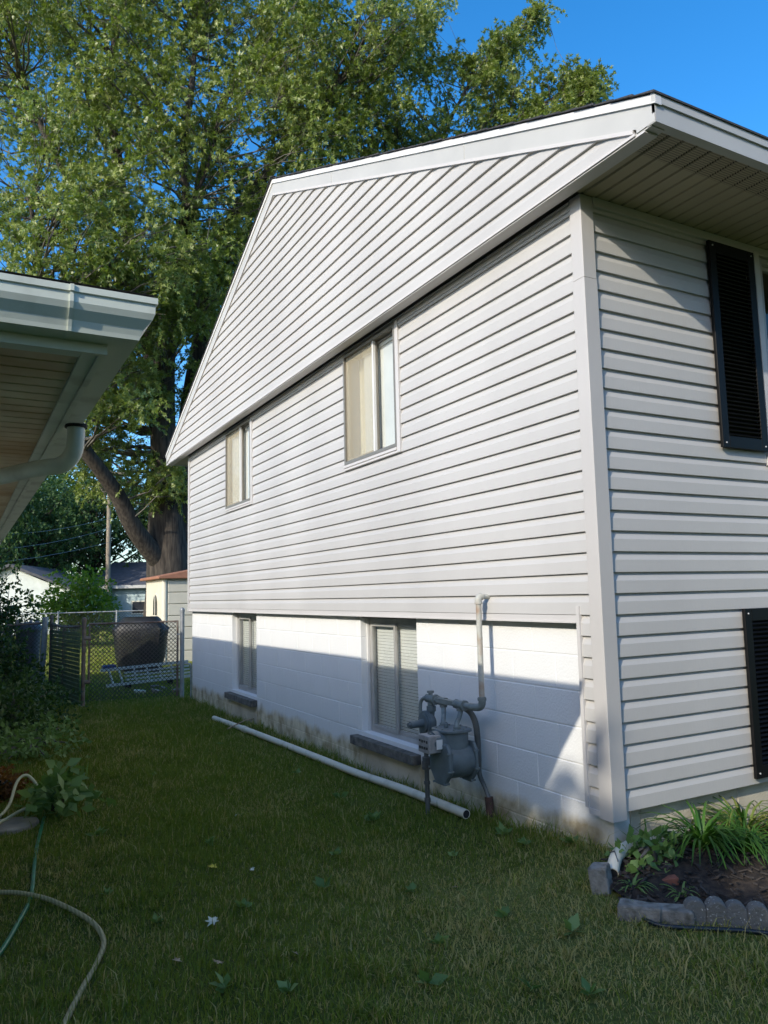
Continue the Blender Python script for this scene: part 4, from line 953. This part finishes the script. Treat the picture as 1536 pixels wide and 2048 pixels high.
BL = [(-2.6,22.1,18.5,3.5),(-0.1,18.6,17.8,3.5),(2.9,19.1,19.0,3.5),(5.3,16.7,18.2,3),(7.6,16.5,18.7,2.0),(-1.4,17.7,12.3,3),(1.3,18.3,13.7,3),(3.8,16.8,14.8,3.0),(6.5,17.5,16.3,2.3),(-1.5,15.9,8.8,1.9),(0.4,16.9,10.3,2.3),(3.4,19.6,12.4,2.5),(8.6,17.4,16.2,2.0),(10.8,17.5,15.7,1.8),(11.4,16.9,17.6,1.6),(11.8,16.4,19.4,1.0),(13.3,15.5,20.4,0.7),(12.6,16.1,18.2,1.1),(14.1,15.3,18.0,1.0),(14.9,14.9,18.7,0.5),(0.2,19.6,8.4,2),(1.9,21.1,7.4,1.8),(3.8,20.9,9.3,2),(1.6,17.6,9.4,1.8),(0.0,17.6,7.0,1.5),(3.3,23.2,11.4,2.2),(1.0,23.4,10.7,2.2),(4.4,21.4,12.0,2),(-1.6,20.6,7.7,1.6),(14.3,15.3,17.3,0.9),(13.1,16.0,16.9,1.1),(15.0,14.8,18.0,0.6),(9.2,16.8,18.6,1.2),(9.3,16.6,20.1,1.0),(12.4,16.1,19.6,0.7),(0.2,24.3,7.0,1.5),(8.0,18.9,15.8,1.8),(1.0,21.8,5.4,1.3),(2.2,20.1,4.8,0.9),(1.6,20.3,24.4,4),(7.0,18.5,24.2,3),(-1.9,21.3,22.0,3.5),(-0.8,23.6,7.8,2),(6.2,21.2,14.8,2.2)]
ST = {
'main' :[ (2.75,21.56,-0.6),(2.63,21.39,1.47),(2.51,21.27,3.04),(2.42,21.12,4.6),(2.37,21.05,6.2) ],
'L' :[ (2.35,21.22,2.25),(1.41,20.69,3.29),(0.82,20.31,4.28),(0.27,19.96,4.94),(-0.33,19.62,5.71),(-0.93,19.18,7.27),(-1.40,18.61,9.28),(-1.86,18.00,11.71) ],
'C' :[ (2.51,21.27,3.04),(2.37,21.08,5.08),(2.23,20.87,7.44),(2.29,20.54,9.79),(2.45,19.62,11.91),(2.21,17.94,12.66),(2.09,17.83,14.10),(2.25,17.53,15.82),(2.42,17.79,17.62),(2.60,17.95,20.09) ],
'C2' :[ (2.22,17.96,12.44),(2.56,17.70,13.08),(2.84,17.43,14.01),(2.99,17.16,15.51) ],
'R' :[ (3.00,21.34,3.05),(3.12,21.25,5.97),(3.37,21.29,8.33),(3.83,20.59,11.91),(4.20,19.62,13.45),(5.15,18.93,14.86),(6.23,18.14,16.43),(7.31,17.34,18.17),(8.33,17.09,20.29) ],
'R2' :[ (4.20,19.62,13.45),(6.40,19.45,14.40),(8.97,18.55,14.93),(10.45,17.64,15.74),(11.00,17.15,17.26),(11.85,16.46,19.11) ],
'R3' :[ (10.45,17.64,15.74),(12.22,16.53,16.89),(13.99,15.44,17.86),(14.72,14.96,18.52) ],
'M' :[ (2.56,21.23,5.92),(1.93,21.39,9.18),(1.18,20.86,12.17),(0.59,19.75,14.43),(0.31,19.59,16.99),(0.79,20.10,20.03),(1.57,20.32,24.06) ],
'M2' :[ (1.18,20.86,12.17),(-0.51,20.47,13.56),(-1.79,20.83,16.30),(-2.37,21.91,19.32) ],
'M3' :[ (2.29,20.54,9.79),(3.68,20.08,16.66),(4.89,19.08,19.40),(6.31,18.98,23.16) ],
}
RAD = {'main': [1.05, .74, .62, .50, .40], 'L': [.34, .28, .235, .21, .19, .16, .11, .05], 'C': [.46, .42, .38, .30, .20, .12, .11, .09, .06, .03], 'C2': [.07, .06, .05, .02],
       'R': [.42, .38, .33, .24, .2, .16, .12, .08, .03], 'R2': [.16, .13, .11, .09, .06, .02], 'R3': [.08, .06, .04, .02], 'M': [.3, .25, .2, .15, .11, .08, .03], 'M2': [.13, .11, .08, .03], 'M3': [.16, .11, .08, .03]}
mt_ = empty('silver_maple', (2.75, 21.56, -.55), 'huge silver maple rising behind the house and the shed', 'tree')
stems = [(v, RAD[k]) for k, v in ST.items()]
nodes = []
for k, v in ST.items():
    if k == 'main': continue
    P, Rr = spline([Vector(p) for p in v], RAD[k], 4)
    nodes += [(p, r) for p, r in zip(P, Rr)]
NP = np.array([tuple(p) for p, r in nodes]); NR = np.array([r for p, r in nodes])
cl = []; cr = []
for (x, y, z, r) in BL:
    n = int(max(5, 2.9 * (r ** 2.3) + 7)); o = unit(rng.normal(0, 1, (n, 3))) * (rng.random((n, 1)) ** .38) * r
    cl.append(np.array([x, y, z]) + o * np.array([1, 1, .9])); cr.append(rng.uniform(.45, .95, n) * (1 if r > 1.2 else .55))
cl = np.concatenate(cl); cr = np.concatenate(cr)
branches = []
for c, r in zip(cl, cr):
    d = np.linalg.norm(NP - c, axis=1) + np.maximum(0, NP[:, 2] - c[2] + .6) * 2.0
    i = int(np.argmin(d)); a = Vector(NP[i]); b = Vector(c); L0 = (b - a).length
    if L0 < .3: continue
    r0 = min(NR[i] * .5, .018 + .012 * L0); mid = a.lerp(b, .5) + Vector((random.uniform(-.1, .1), random.uniform(-.1, .1), -.05)) * L0
    m1 = a.lerp(mid, .5) + Vector((random.uniform(-.05, .05),) * 3) * L0
    branches.append(([a, m1, mid, mid.lerp(b, .6) + Vector((0, 0, .04)) * L0, b], [r0, r0 * .8, r0 * .6, r0 * .4, .006]))
    for _ in range(3):
        e = b + Vector(tuple(unit(rng.normal(0, 1, (1, 3)))[0])) * r * .9
        branches.append(([mid.lerp(b, random.uniform(.3, 1)), e], [.012, .004]))
tb = bark_tubes(stems, []); 
thing_build(mt_, 'trunk', tb, 'bark', smooth=True)
tw = MB()
for pts, rad in branches: tw.tube(pts, rad, 5, cap=False)
tw_o = thing_build(mt_, 'branches', tw, 'twig', smooth=False); tw_o['kind'] = 'stuff'
print('clusters', len(cl))
v, t, ti = sprays(cl, cr, 19, 14, .42, .143)
v -= np.array(mt_.location); o = npmesh('crown', v, t, 'maple', mt_, ti); o['kind'] = 'stuff'
print('maple tris', len(t))

# background trees: two kinds, copied
def tree_proto(hgt, rad, seed, nclus, name, label, group=None, leaf=.2, nl=10, lmat='treeleaf', trunk=.22, low=.25, boxy=2):
    global rng
    rng = np.random.default_rng(seed); e = empty(name, (0, 0, 0), label, 'tree', group)
    stems = [([(0, 0, -.4), (.05, .0, hgt * .25), (.12, .1, hgt * .55), (0, .15, hgt * .9)], [trunk, trunk * .75, trunk * .45, .03])]
    cl = []
    while len(cl) < nclus:
        p = rng.uniform(-1, 1, 3)
        if (np.abs(p) ** boxy).sum() < 1 and np.linalg.norm(p) > .25: cl.append((p[0] * rad * (1 - (.25 if boxy == 2 else .05) * p[2]), p[1] * rad * (1 - (.25 if boxy == 2 else .05) * p[2]), hgt * (low + (1 - low) * (.5 + .5 * p[2]))))
    cl = np.array(cl); br = []
    for c in cl[:90]:
        z = max(hgt * .15, c[2] - rad * .5); z = min(z, hgt * .8)
        br.append(([(.06, .05, z), (c[0] * .5, c[1] * .5, (z + c[2]) / 2 - .1), tuple(c)], [.05, .03, .01]))
    build('trunk', bark_tubes(stems, br), 'bark', e, smooth=True)
    v, t, ti = sprays(cl, rng.uniform(.5, .9, len(cl)) * rad / 4.2, 9, nl, .5, leaf, lobed=False)
    npmesh('crown', v, t, lmat, e, ti)['kind'] = 'stuff'; return e
def dup(root, loc, rot, sc, label):
    r = root.copy(); COL.objects.link(r); r.location = loc; r.rotation_euler = (0, 0, rot); r.scale = (sc[0], sc[0], sc[1]); r['label'] = label
    for ch in list(root.children):
        c = ch.copy(); COL.objects.link(c); c.parent = r
    return r
tA = tree_proto(9.5, 4.0, 11, 210, 'broadleaf_tree', 'dark leafy tree behind the far end of the yard left of the big maple', 'trees beyond the back fence')
tA.location = (0.2, 47, -.5)
BT = [((-4.8, 44, -.5), 1.0, (1.0, 1.05), 'dark leafy tree over the pale garage at far left'), ((4.5, 52, -.5), 2.2, (1.3, 1.2), 'tree rising behind the blue grey house'),
      ((12, 50, -.5), 3.0, (1.3, 1.25), 'tree far behind the house at the right of the maple'), ((1.0, 60, -.5), 4.0, (1.4, 1.35), 'most distant tree between garage and blue grey house'),
      ((-8, 46, -.5), 5.1, (1.3, 1.35), 'tall tree behind the pale garage'), ((-3.0, 25.0, -.5), .6, (.5, .8), 'slender leafy tree close to the left edge beyond the wire fence')]
for loc, rot, sc, lab in BT: dup(tA, loc, rot, sc, lab)
# unseen trees added to shade the lawn and cut the front wall's sky light
tS = tree_proto(7.95, 3.6, 23, 380, 'shade_tree', 'unseen dense tree added to shade the lawn, front left beyond the neighbouring house', 'unseen trees added to shade the yard and the front wall', leaf=.36, nl=11, low=.04, boxy=5)
tS.location = (-16, -10.2, -.4); tS.scale = (1, 1, 1.04)
dup(tS, (-15.8, -5.6, -.4), 1.57, (1.0, .962), 'second unseen dense tree shading the lawn, front left, nearer the house')
dup(tS, (-16.4, -15.6, -.4), 3.14, (1.0, 1.05), 'third unseen dense tree shading the lawn, front left, farthest from the house')
dup(tS, (-11.5, -12.0, -.4), 3.6, (.75, .62), 'small unseen shade tree in front of the tall ones')
dup(tS, (-10, -4.4, -.4), 5.0, (.62, .63), 'low unseen tree added to shade a sunny patch of the lawn')  # added to close a sunny gap in the lawn's shade
dup(tS, (3.5, -17, -.4), .6, (1.3, 1.25), 'unseen dense tree added straight across from the front wall to block sky light')  # this copy and the next are added to darken the front wall
dup(tS, (11, -15, -.4), 2.1, (1.3, 1.2), 'unseen dense tree added across from the right end of the front wall to block sky light')
rng = np.random.default_rng(99)
def bush(name, c, r, n, label, cat, leaf=.06, lmat='shrubleaf', nl=7, ns=7, sl=.22, cr_=.28, tint=None, group=None):
    c = np.array(c, float); r = np.array(r, float); e = empty(name, (c[0], c[1], GZ(c[0], c[1])), label, cat, group)
    o = unit(rng.normal(0, 1, (n, 3))) * (rng.random((n, 1)) ** .4); cl = c + o * r
    cl[:, 2] = np.maximum(cl[:, 2], GZ(c[0], c[1]) + .06)
    v, t, ti = sprays(cl, np.full(n, cr_), ns, nl, sl, leaf, lobed=False, droop=.15)
    v -= np.array(e.location); npmesh('foliage', v, t, lmat, e, ti)['kind'] = 'stuff'
    mb = MB(); b = Vector((c[0], c[1], GZ(c[0], c[1]) - .05))
    for k in cl[:: max(1, n // 22)]:
        mb.tube([b, b.lerp(Vector(k), .5) + Vector((0, 0, .08)), Vector(k)], [.016, .011, .005], 5)
    thing_build(e, 'stem', mb, 'twig'); return e
bush('leafy_bush', (.55, 27.1, .9), (1.35, 1.0, 1.5), 120, 'sunlit yellow green bush beyond the back yard fence', 'bush', leaf=.13, lmat='bushleaf', nl=8, ns=8, sl=.4, cr_=.35)
bush('dark_shrub', (-2.5, 9.7, .15), (.42, .9, .62), 80, 'dark shrub against the wire fence at the far left', 'shrub', leaf=.065)
bush('dark_shrub', (-2.3, 8.5, -.18), (.45, .7, .2), 50, 'low dark shrub in front of the slatted fence', 'shrub', leaf=.065)
bush('dark_shrub', (-2.5, 7.0, -.12), (.4, .9, .28), 60, 'low shrub under the eave at the left edge', 'shrub', leaf=.06)
bush('tall_shrub', (-2.45, 11.9, .75), (.5, .5, 1.1), 95, 'thin tall shrub with airy leaves above the pickets', 'shrub', leaf=.075, ns=5)
bush('ground_cover', (-2.35, 5.9, -.27), (.5, 1.0, .09), 60, 'pale leafy weeds at the foot of the neighbouring house', 'plant', leaf=.06, lmat='weed', sl=.12, cr_=.14, nl=5, ns=6)
bush('rust_plant', (-2.70, 3.75, -.20), (.16, .2, .12), 34, 'round rust coloured flowering plant at the left edge', 'plant', leaf=.035, lmat='mum', sl=.06, cr_=.07)
bush('squash_plant', (-2.37, 3.15, -.22), (.22, .30, .10), 22, 'leafy plant growing around the green hose', 'plant', leaf=.11, lmat='weed', sl=.15, cr_=.10, nl=3, ns=4)
bush('weed_clump', (.10, -.17, -.22), (.16, .07, .05), 14, 'weeds around the white elbow pipe', 'plant', leaf=.06, lmat='weed', sl=.10, cr_=.06, nl=4, ns=4)

def ribbons(cx, cy, n, L0, L1, w_, spread, mt, name, label, cat, seg=6, up=1.0, tint=(0, 1), parent_stuff=True, cz=None, group=None):
    """arching strap leaves from one crown"""
    e = empty(name, (cx, cy, GZ(cx, cy)), label, cat, group); V = []; F = []; T = []
    for i in range(n):
        a = random.uniform(0, 2 * math.pi); L = random.uniform(L0, L1); el = random.uniform(.7, 1.45) * up
        d = Vector((math.cos(a), math.sin(a), 0)); s = Vector((-d.y, d.x, 0)); p = Vector((d.x, d.y, 0)) * random.uniform(0, spread); th = el; st_ = L / seg; tt = random.uniform(*tint)
        k0 = len(V)
        for j in range(seg + 1):
            ww = w_ * (1 - (j / seg) ** 1.8) * .5 + .0005
            V += [p - s * ww, p + Vector((0, 0, -ww * .5)), p + s * ww]; T += [tt, tt * .8, tt]
            p = p + (d * math.cos(th) + Vector((0, 0, 1)) * math.sin(th)) * st_; th -= random.uniform(.25, .55)
            if p.z < .015: p.z = .015
        for j in range(seg):
            q = k0 + 3 * j; F += [(q, q + 1, q + 4, q + 3), (q + 1, q + 2, q + 5, q + 4)]
    npmesh('leaves', np.array([tuple(v) for v in V]), np.array(F), mt, e, np.array(T))['kind'] = 'stuff'; return e
ribbons(.46, -.16, 95, .28, .46, .017, .05, 'lily', 'daylily', 'dense green arching daylily clump nearest the white elbow pipe', 'plant', tint=(0, .6), group='daylilies along the front wall')
ribbons(.62, -.30, 60, .22, .36, .014, .05, 'lily', 'daylily', 'green daylily clump in the middle of the flower bed', 'plant', tint=(0, .7), group='daylilies along the front wall')
ribbons(.85, -.12, 80, .3, .5, .016, .06, 'lily', 'daylily', 'yellowing daylily clump by the right border', 'plant', tint=(.4, 1), group='daylilies along the front wall')
ribbons(1.25, -.22, 70, .3, .5, .016, .06, 'lily', 'daylily', 'daylily clump farther right along the front wall', 'plant', tint=(.3, 1), group='daylilies along the front wall')
ribbons(.24, .0, 7, .30, .45, .006, .02, 'lily', 'grass_weed', 'thin dark arching grass blades against the bare foundation', 'plant', tint=(.0, .4))
ribbons(.02, -.40, 12, .10, .18, .012, .02, 'weed', 'grass_weed', 'light green weed sprouting between the edging blocks', 'plant', tint=(.4, 1))
ribbons(-.16, -.27, 14, .08, .15, .012, .02, 'weed', 'grass_weed', 'weed tuft beside the upright paver', 'plant', tint=(.2, .9))
# broad leaved weeds in the lawn
def rosette(x, y, s, n, label):
    e = empty('lawn_weed', (x, y, GZ(x, y)), label, 'weed', 'broad leaved weeds in the lawn'); pos = np.zeros((n, 3)); a = rng.uniform(0, 6.28, n)
    d = np.stack([np.cos(a), np.sin(a), rng.uniform(.3, .9, n)], 1); pos[:, 2] = .015
    v, t, ti = leaves(pos, d, rng.uniform(.7, 1.2, n) * s, rng.random(n), False, .0, 1.5)
    npmesh('leaves', v, t, 'weed', e, ti)
for (x, y, s, n, lab) in [(-1.31, .72, .07, 5, 'upright weed in the lawn below the pipe end'), (-.95, .45, .06, 6, 'weed in the dry grass left of the paver'), (-1.35, -.35, .07, 6, 'weed with three round leaves near the bottom edge'), (-1.05, -.6, .07, 7, 'small weed cluster in the brown grass at the bottom'),
     (-.62, -.35, .08, 7, 'yellow green weed in front of the edging blocks'), (-2.05, .0, .08, 6, 'leafy weed near the bottom left'), (-.55, 1.62, .09, 12, 'larger weed patch beside the gas meter pipe'), (-.12, .78, .07, 9, 'weed against the wall right of the rusty pipe'),
     (-.02, .30, .07, 8, 'weed against the foundation near the corner'), (-.45, 2.35, .07, 8, 'weed beside the white pipe'), (-2.2, 2.3, .08, 9, 'weed right of the green hose'), (-2.25, 5.2, .09, 10, 'pale weed near the shaded left side'), (-.9, -.75, .07, 6, 'weed near the lower right corner'), (-.15, .55, .06, 8, 'small weed left of the corner weeds')]: rosette(x, y, s, n, lab)
# fallen leaves
def fallen(x, y, s, mt, label, rot=0, lift=.03):
    pts = []
    prof = [(0, 1), (.18, .45), (.62, .62), (.40, .22), (.75, -.05), (.30, -.12), (.12, -.5), (0, -.45)]
    full = prof + [(-a, b) for a, b in prof[::-1][1:-1]]
    vs = [(0, 0, .05 * s)] + [(a * s, b * s, .25 * s * abs(a)) for a, b in full]
    o = build('fallen_leaf', MB().add(vs, [(0, i + 1, (i + 1) % len(full) + 1) for i in range(len(full))]), mt)
    o.location = (x, y, GZ(x, y) + lift); o.rotation_euler = (random.uniform(-.4, .4), random.uniform(-.4, .4), rot); tag(o, label, 'leaf', 'fallen leaves on the lawn')
for (x, y, lab) in [(-1.62, 1.75, 'low weed in mid lawn above the yellow leaf'), (-1.05, 1.15, 'low weed between the yellow leaf and the white pipe end'), (-.42, 3.3, 'low weed by the middle of the long white pipe'), (-1.5, 3.9, 'low weed in the deep shade of the far lawn'),
                    (-2.1, 3.6, 'low weed just right of the leafy hose plant'), (-.75, -.05, 'low weed in the brown grass left of the edging blocks'), (-1.75, .72, 'low weed right of the large pale leaf'), (-2.3, 1.2, 'low weed between the green hose and the yellow leaf'),
                    (-2.15, .75, 'low weed inside the bend of the braided hose'), (-1.15, -.1, 'low weed in the dry grass at the lower centre'), (-.5, .75, 'low weed in front of the rusty pipe base'), (-1.85, -.15, 'low weed at the bottom edge left of centre'), (-.6, 5.0, 'low weed near the far third of the white pipe'), (-1.9, 5.0, 'low weed beside the pale leafy ground cover')]:
    rosette(x, y, random.uniform(.04, .06), random.randint(6, 10), lab)
fallen(-1.922, .609, .046, 'whiteleaf', 'large pale maple leaf lying on the dark lawn', 2.2)
fallen(-1.728, 1.287, .042, 'yellowleaf', 'bright yellow maple leaf on the lawn', .8)
fallen(-2.16, .30, .035, 'tanleaf', 'tan dry leaf beside the braided hose', 1)
fallen(-2.02, .20, .035, 'tanleaf', 'second tan leaf right of the braided hose', 2.7)
fallen(-1.72, .10, .03, 'tanleaf', 'curled brown leaf near the bottom edge', .2)
fallen(-1.55, 1.15, .022, 'whiteleaf', 'small whitish leaf right of the yellow leaf', .2)
fallen(-1.3, 2.2, .022, 'whiteleaf', 'tiny white leaf in mid lawn', 1.2)
fallen(-.75, .35, .03, 'tanleaf', 'brown leaf in the dry grass below the wall corner', 1.2)
fallen(-.35, 1.9, .025, 'whiteleaf', 'white scrap of leaf beside the long white pipe', 1.2)

# ---------------------------------------------------------------- grass
rng = np.random.default_rng(5)
def grass(n, x0, x1, y0, y1, h, w_, straw, excl=True, dens=None, seed=0):
    x = rng.uniform(x0, x1, n); y = rng.uniform(y0, y1, n)
    if seed:      # blades gathered into tufts
        cx_, cy_ = rng.uniform(x0, x1, seed), rng.uniform(y0, y1, seed); ci = rng.integers(0, seed, n); sp = rng.uniform(.012, .05, seed)[ci]
        x = cx_[ci] + rng.normal(0, 1, n) * sp; y = cy_[ci] + rng.normal(0, 1, n) * sp
    k = np.ones(n, bool)
    if excl:
        k &= ~((x > .03) & (y > .03) & (y < L_)); k &= ~inside(x, y, bed_poly)
        k &= ~((x < -3.3) & (y > .1) & (y < 12.3))
        k &= ~(((x + 2.68) / .2) ** 2 + ((y - 2.85) / .18) ** 2 < 1)
    f = np.sin(x * 2.3 + 1.1 * y) * np.sin(1.7 * y - x) + .6 * np.sin(5.1 * x + 3 * y) * np.sin(4.7 * y) + rng.normal(0, .35, n)
    f2 = np.sin(3.1 * x - 2.2 * y + .8) * np.sin(2.6 * y + 1.3 * x) + .7 * np.sin(9 * x + 2) * np.sin(8 * y + x) + rng.normal(0, .3, n)
    patch = np.clip(.5 + .38 * f, 0, 1)
    dry = np.clip(1.15 - np.hypot(x + .5, (y + .5) * .9) / 1.25, 0, 1)
    k &= rng.random(n) > .45 * dry * (1 - patch)
    dx = np.hypot(x + .12, y + .30)
    k &= ~((dx < .16) & (rng.random(n) < .75))
    x, y, patch, dry, f2 = x[k], y[k], patch[k], dry[k], f2[k]; n = len(x); z = gz(x, y)
    near = np.hypot(x - CAM.x, y - CAM.y)
    a = rng.uniform(0, 2 * np.pi, n); lean = np.abs(rng.normal(.55, .35, n)) + .35 * dry; H_ = h * rng.uniform(.45, 1.25, n) * (.75 + .5 * patch)
    edge = np.exp(-((x - .03) / .07) ** 2) * (y > 0); H_ = H_ * (1 + .8 * edge * rng.random(n))
    W_ = w_ * rng.uniform(.6, 1.3, n)
    b = rng.uniform(0, 2 * np.pi, n); s = np.stack([np.cos(b), np.sin(b), np.zeros(n)], 1)
    d = np.stack([np.cos(a), np.sin(a), np.zeros(n)], 1); up = np.array([0, 0, 1.0])
    p0 = np.stack([x, y, z - .005], 1); p1 = p0 + (d * np.sin(lean * .5)[:, None] + up * np.cos(lean * .5)[:, None]) * (H_ * .55)[:, None]
    p2 = p1 + (d * np.sin(lean * 1.5)[:, None] + up * np.cos(lean * 1.5)[:, None]) * (H_ * .5)[:, None]
    ws = s * W_[:, None] * .5
    V = np.stack([p0 - ws, p0 + ws, p1 - ws * .8, p1 + ws * .8, p2], 1).reshape(-1, 3)
    q = (np.arange(n) * 5)[:, None, None]; F = (q + np.array([(0, 1, 3), (0, 3, 2), (2, 3, 4)])[None]).reshape(-1, 3)
    isdry = rng.random(n) < (straw + .62 * dry + .22 * (1 - patch) + .28 * (f2 > .75))
    ti = np.where(isdry, rng.uniform(.70, 1, n), rng.uniform(0, .38, n) + .22 * patch + .22 * (y > 14)); return V, F, np.repeat(ti, 5)  # blades at the back tinted lighter to paint in sunlight on the lawn
parts = [grass(135000, -3.0, .15, -2.2, 2.2, .038, .0046, .07), grass(30000, .15, 1.6, -2.6, 0, .042, .004, .12), grass(95000, -3.0, .15, 2.2, 5.5, .038, .0065, .05), grass(70000, -3.2, .15, 5.5, 9.6, .05, .010, .04),
         grass(70000, -3.6, 3.5, 9.6, 22, .06, .018, .03), grass(45000, -3, 8, 22, 44, .08, .035, .04), grass(6000, -3.0, .15, -1, 9, .085, .005, .05), grass(22000, -2.9, .1, -1.6, 4.5, .075, .0055, .10, seed=520), grass(16000, -2.9, .1, 4, 9, .085, .008, .08, seed=320), grass(4500, -.05, .06, .1, 8.6, .075, .006, .15)]
Vs = []; Fs = []; Ts = []; o_ = 0
for V, F, T_ in parts: Vs.append(V); Fs.append(F + o_); Ts.append(T_); o_ += len(V)
tag(npmesh('grass', np.concatenate(Vs), np.concatenate(Fs), 'grassblade', None, np.concatenate(Ts)), 'short mown lawn grass with dry straw patches', 'grass', kind='stuff')
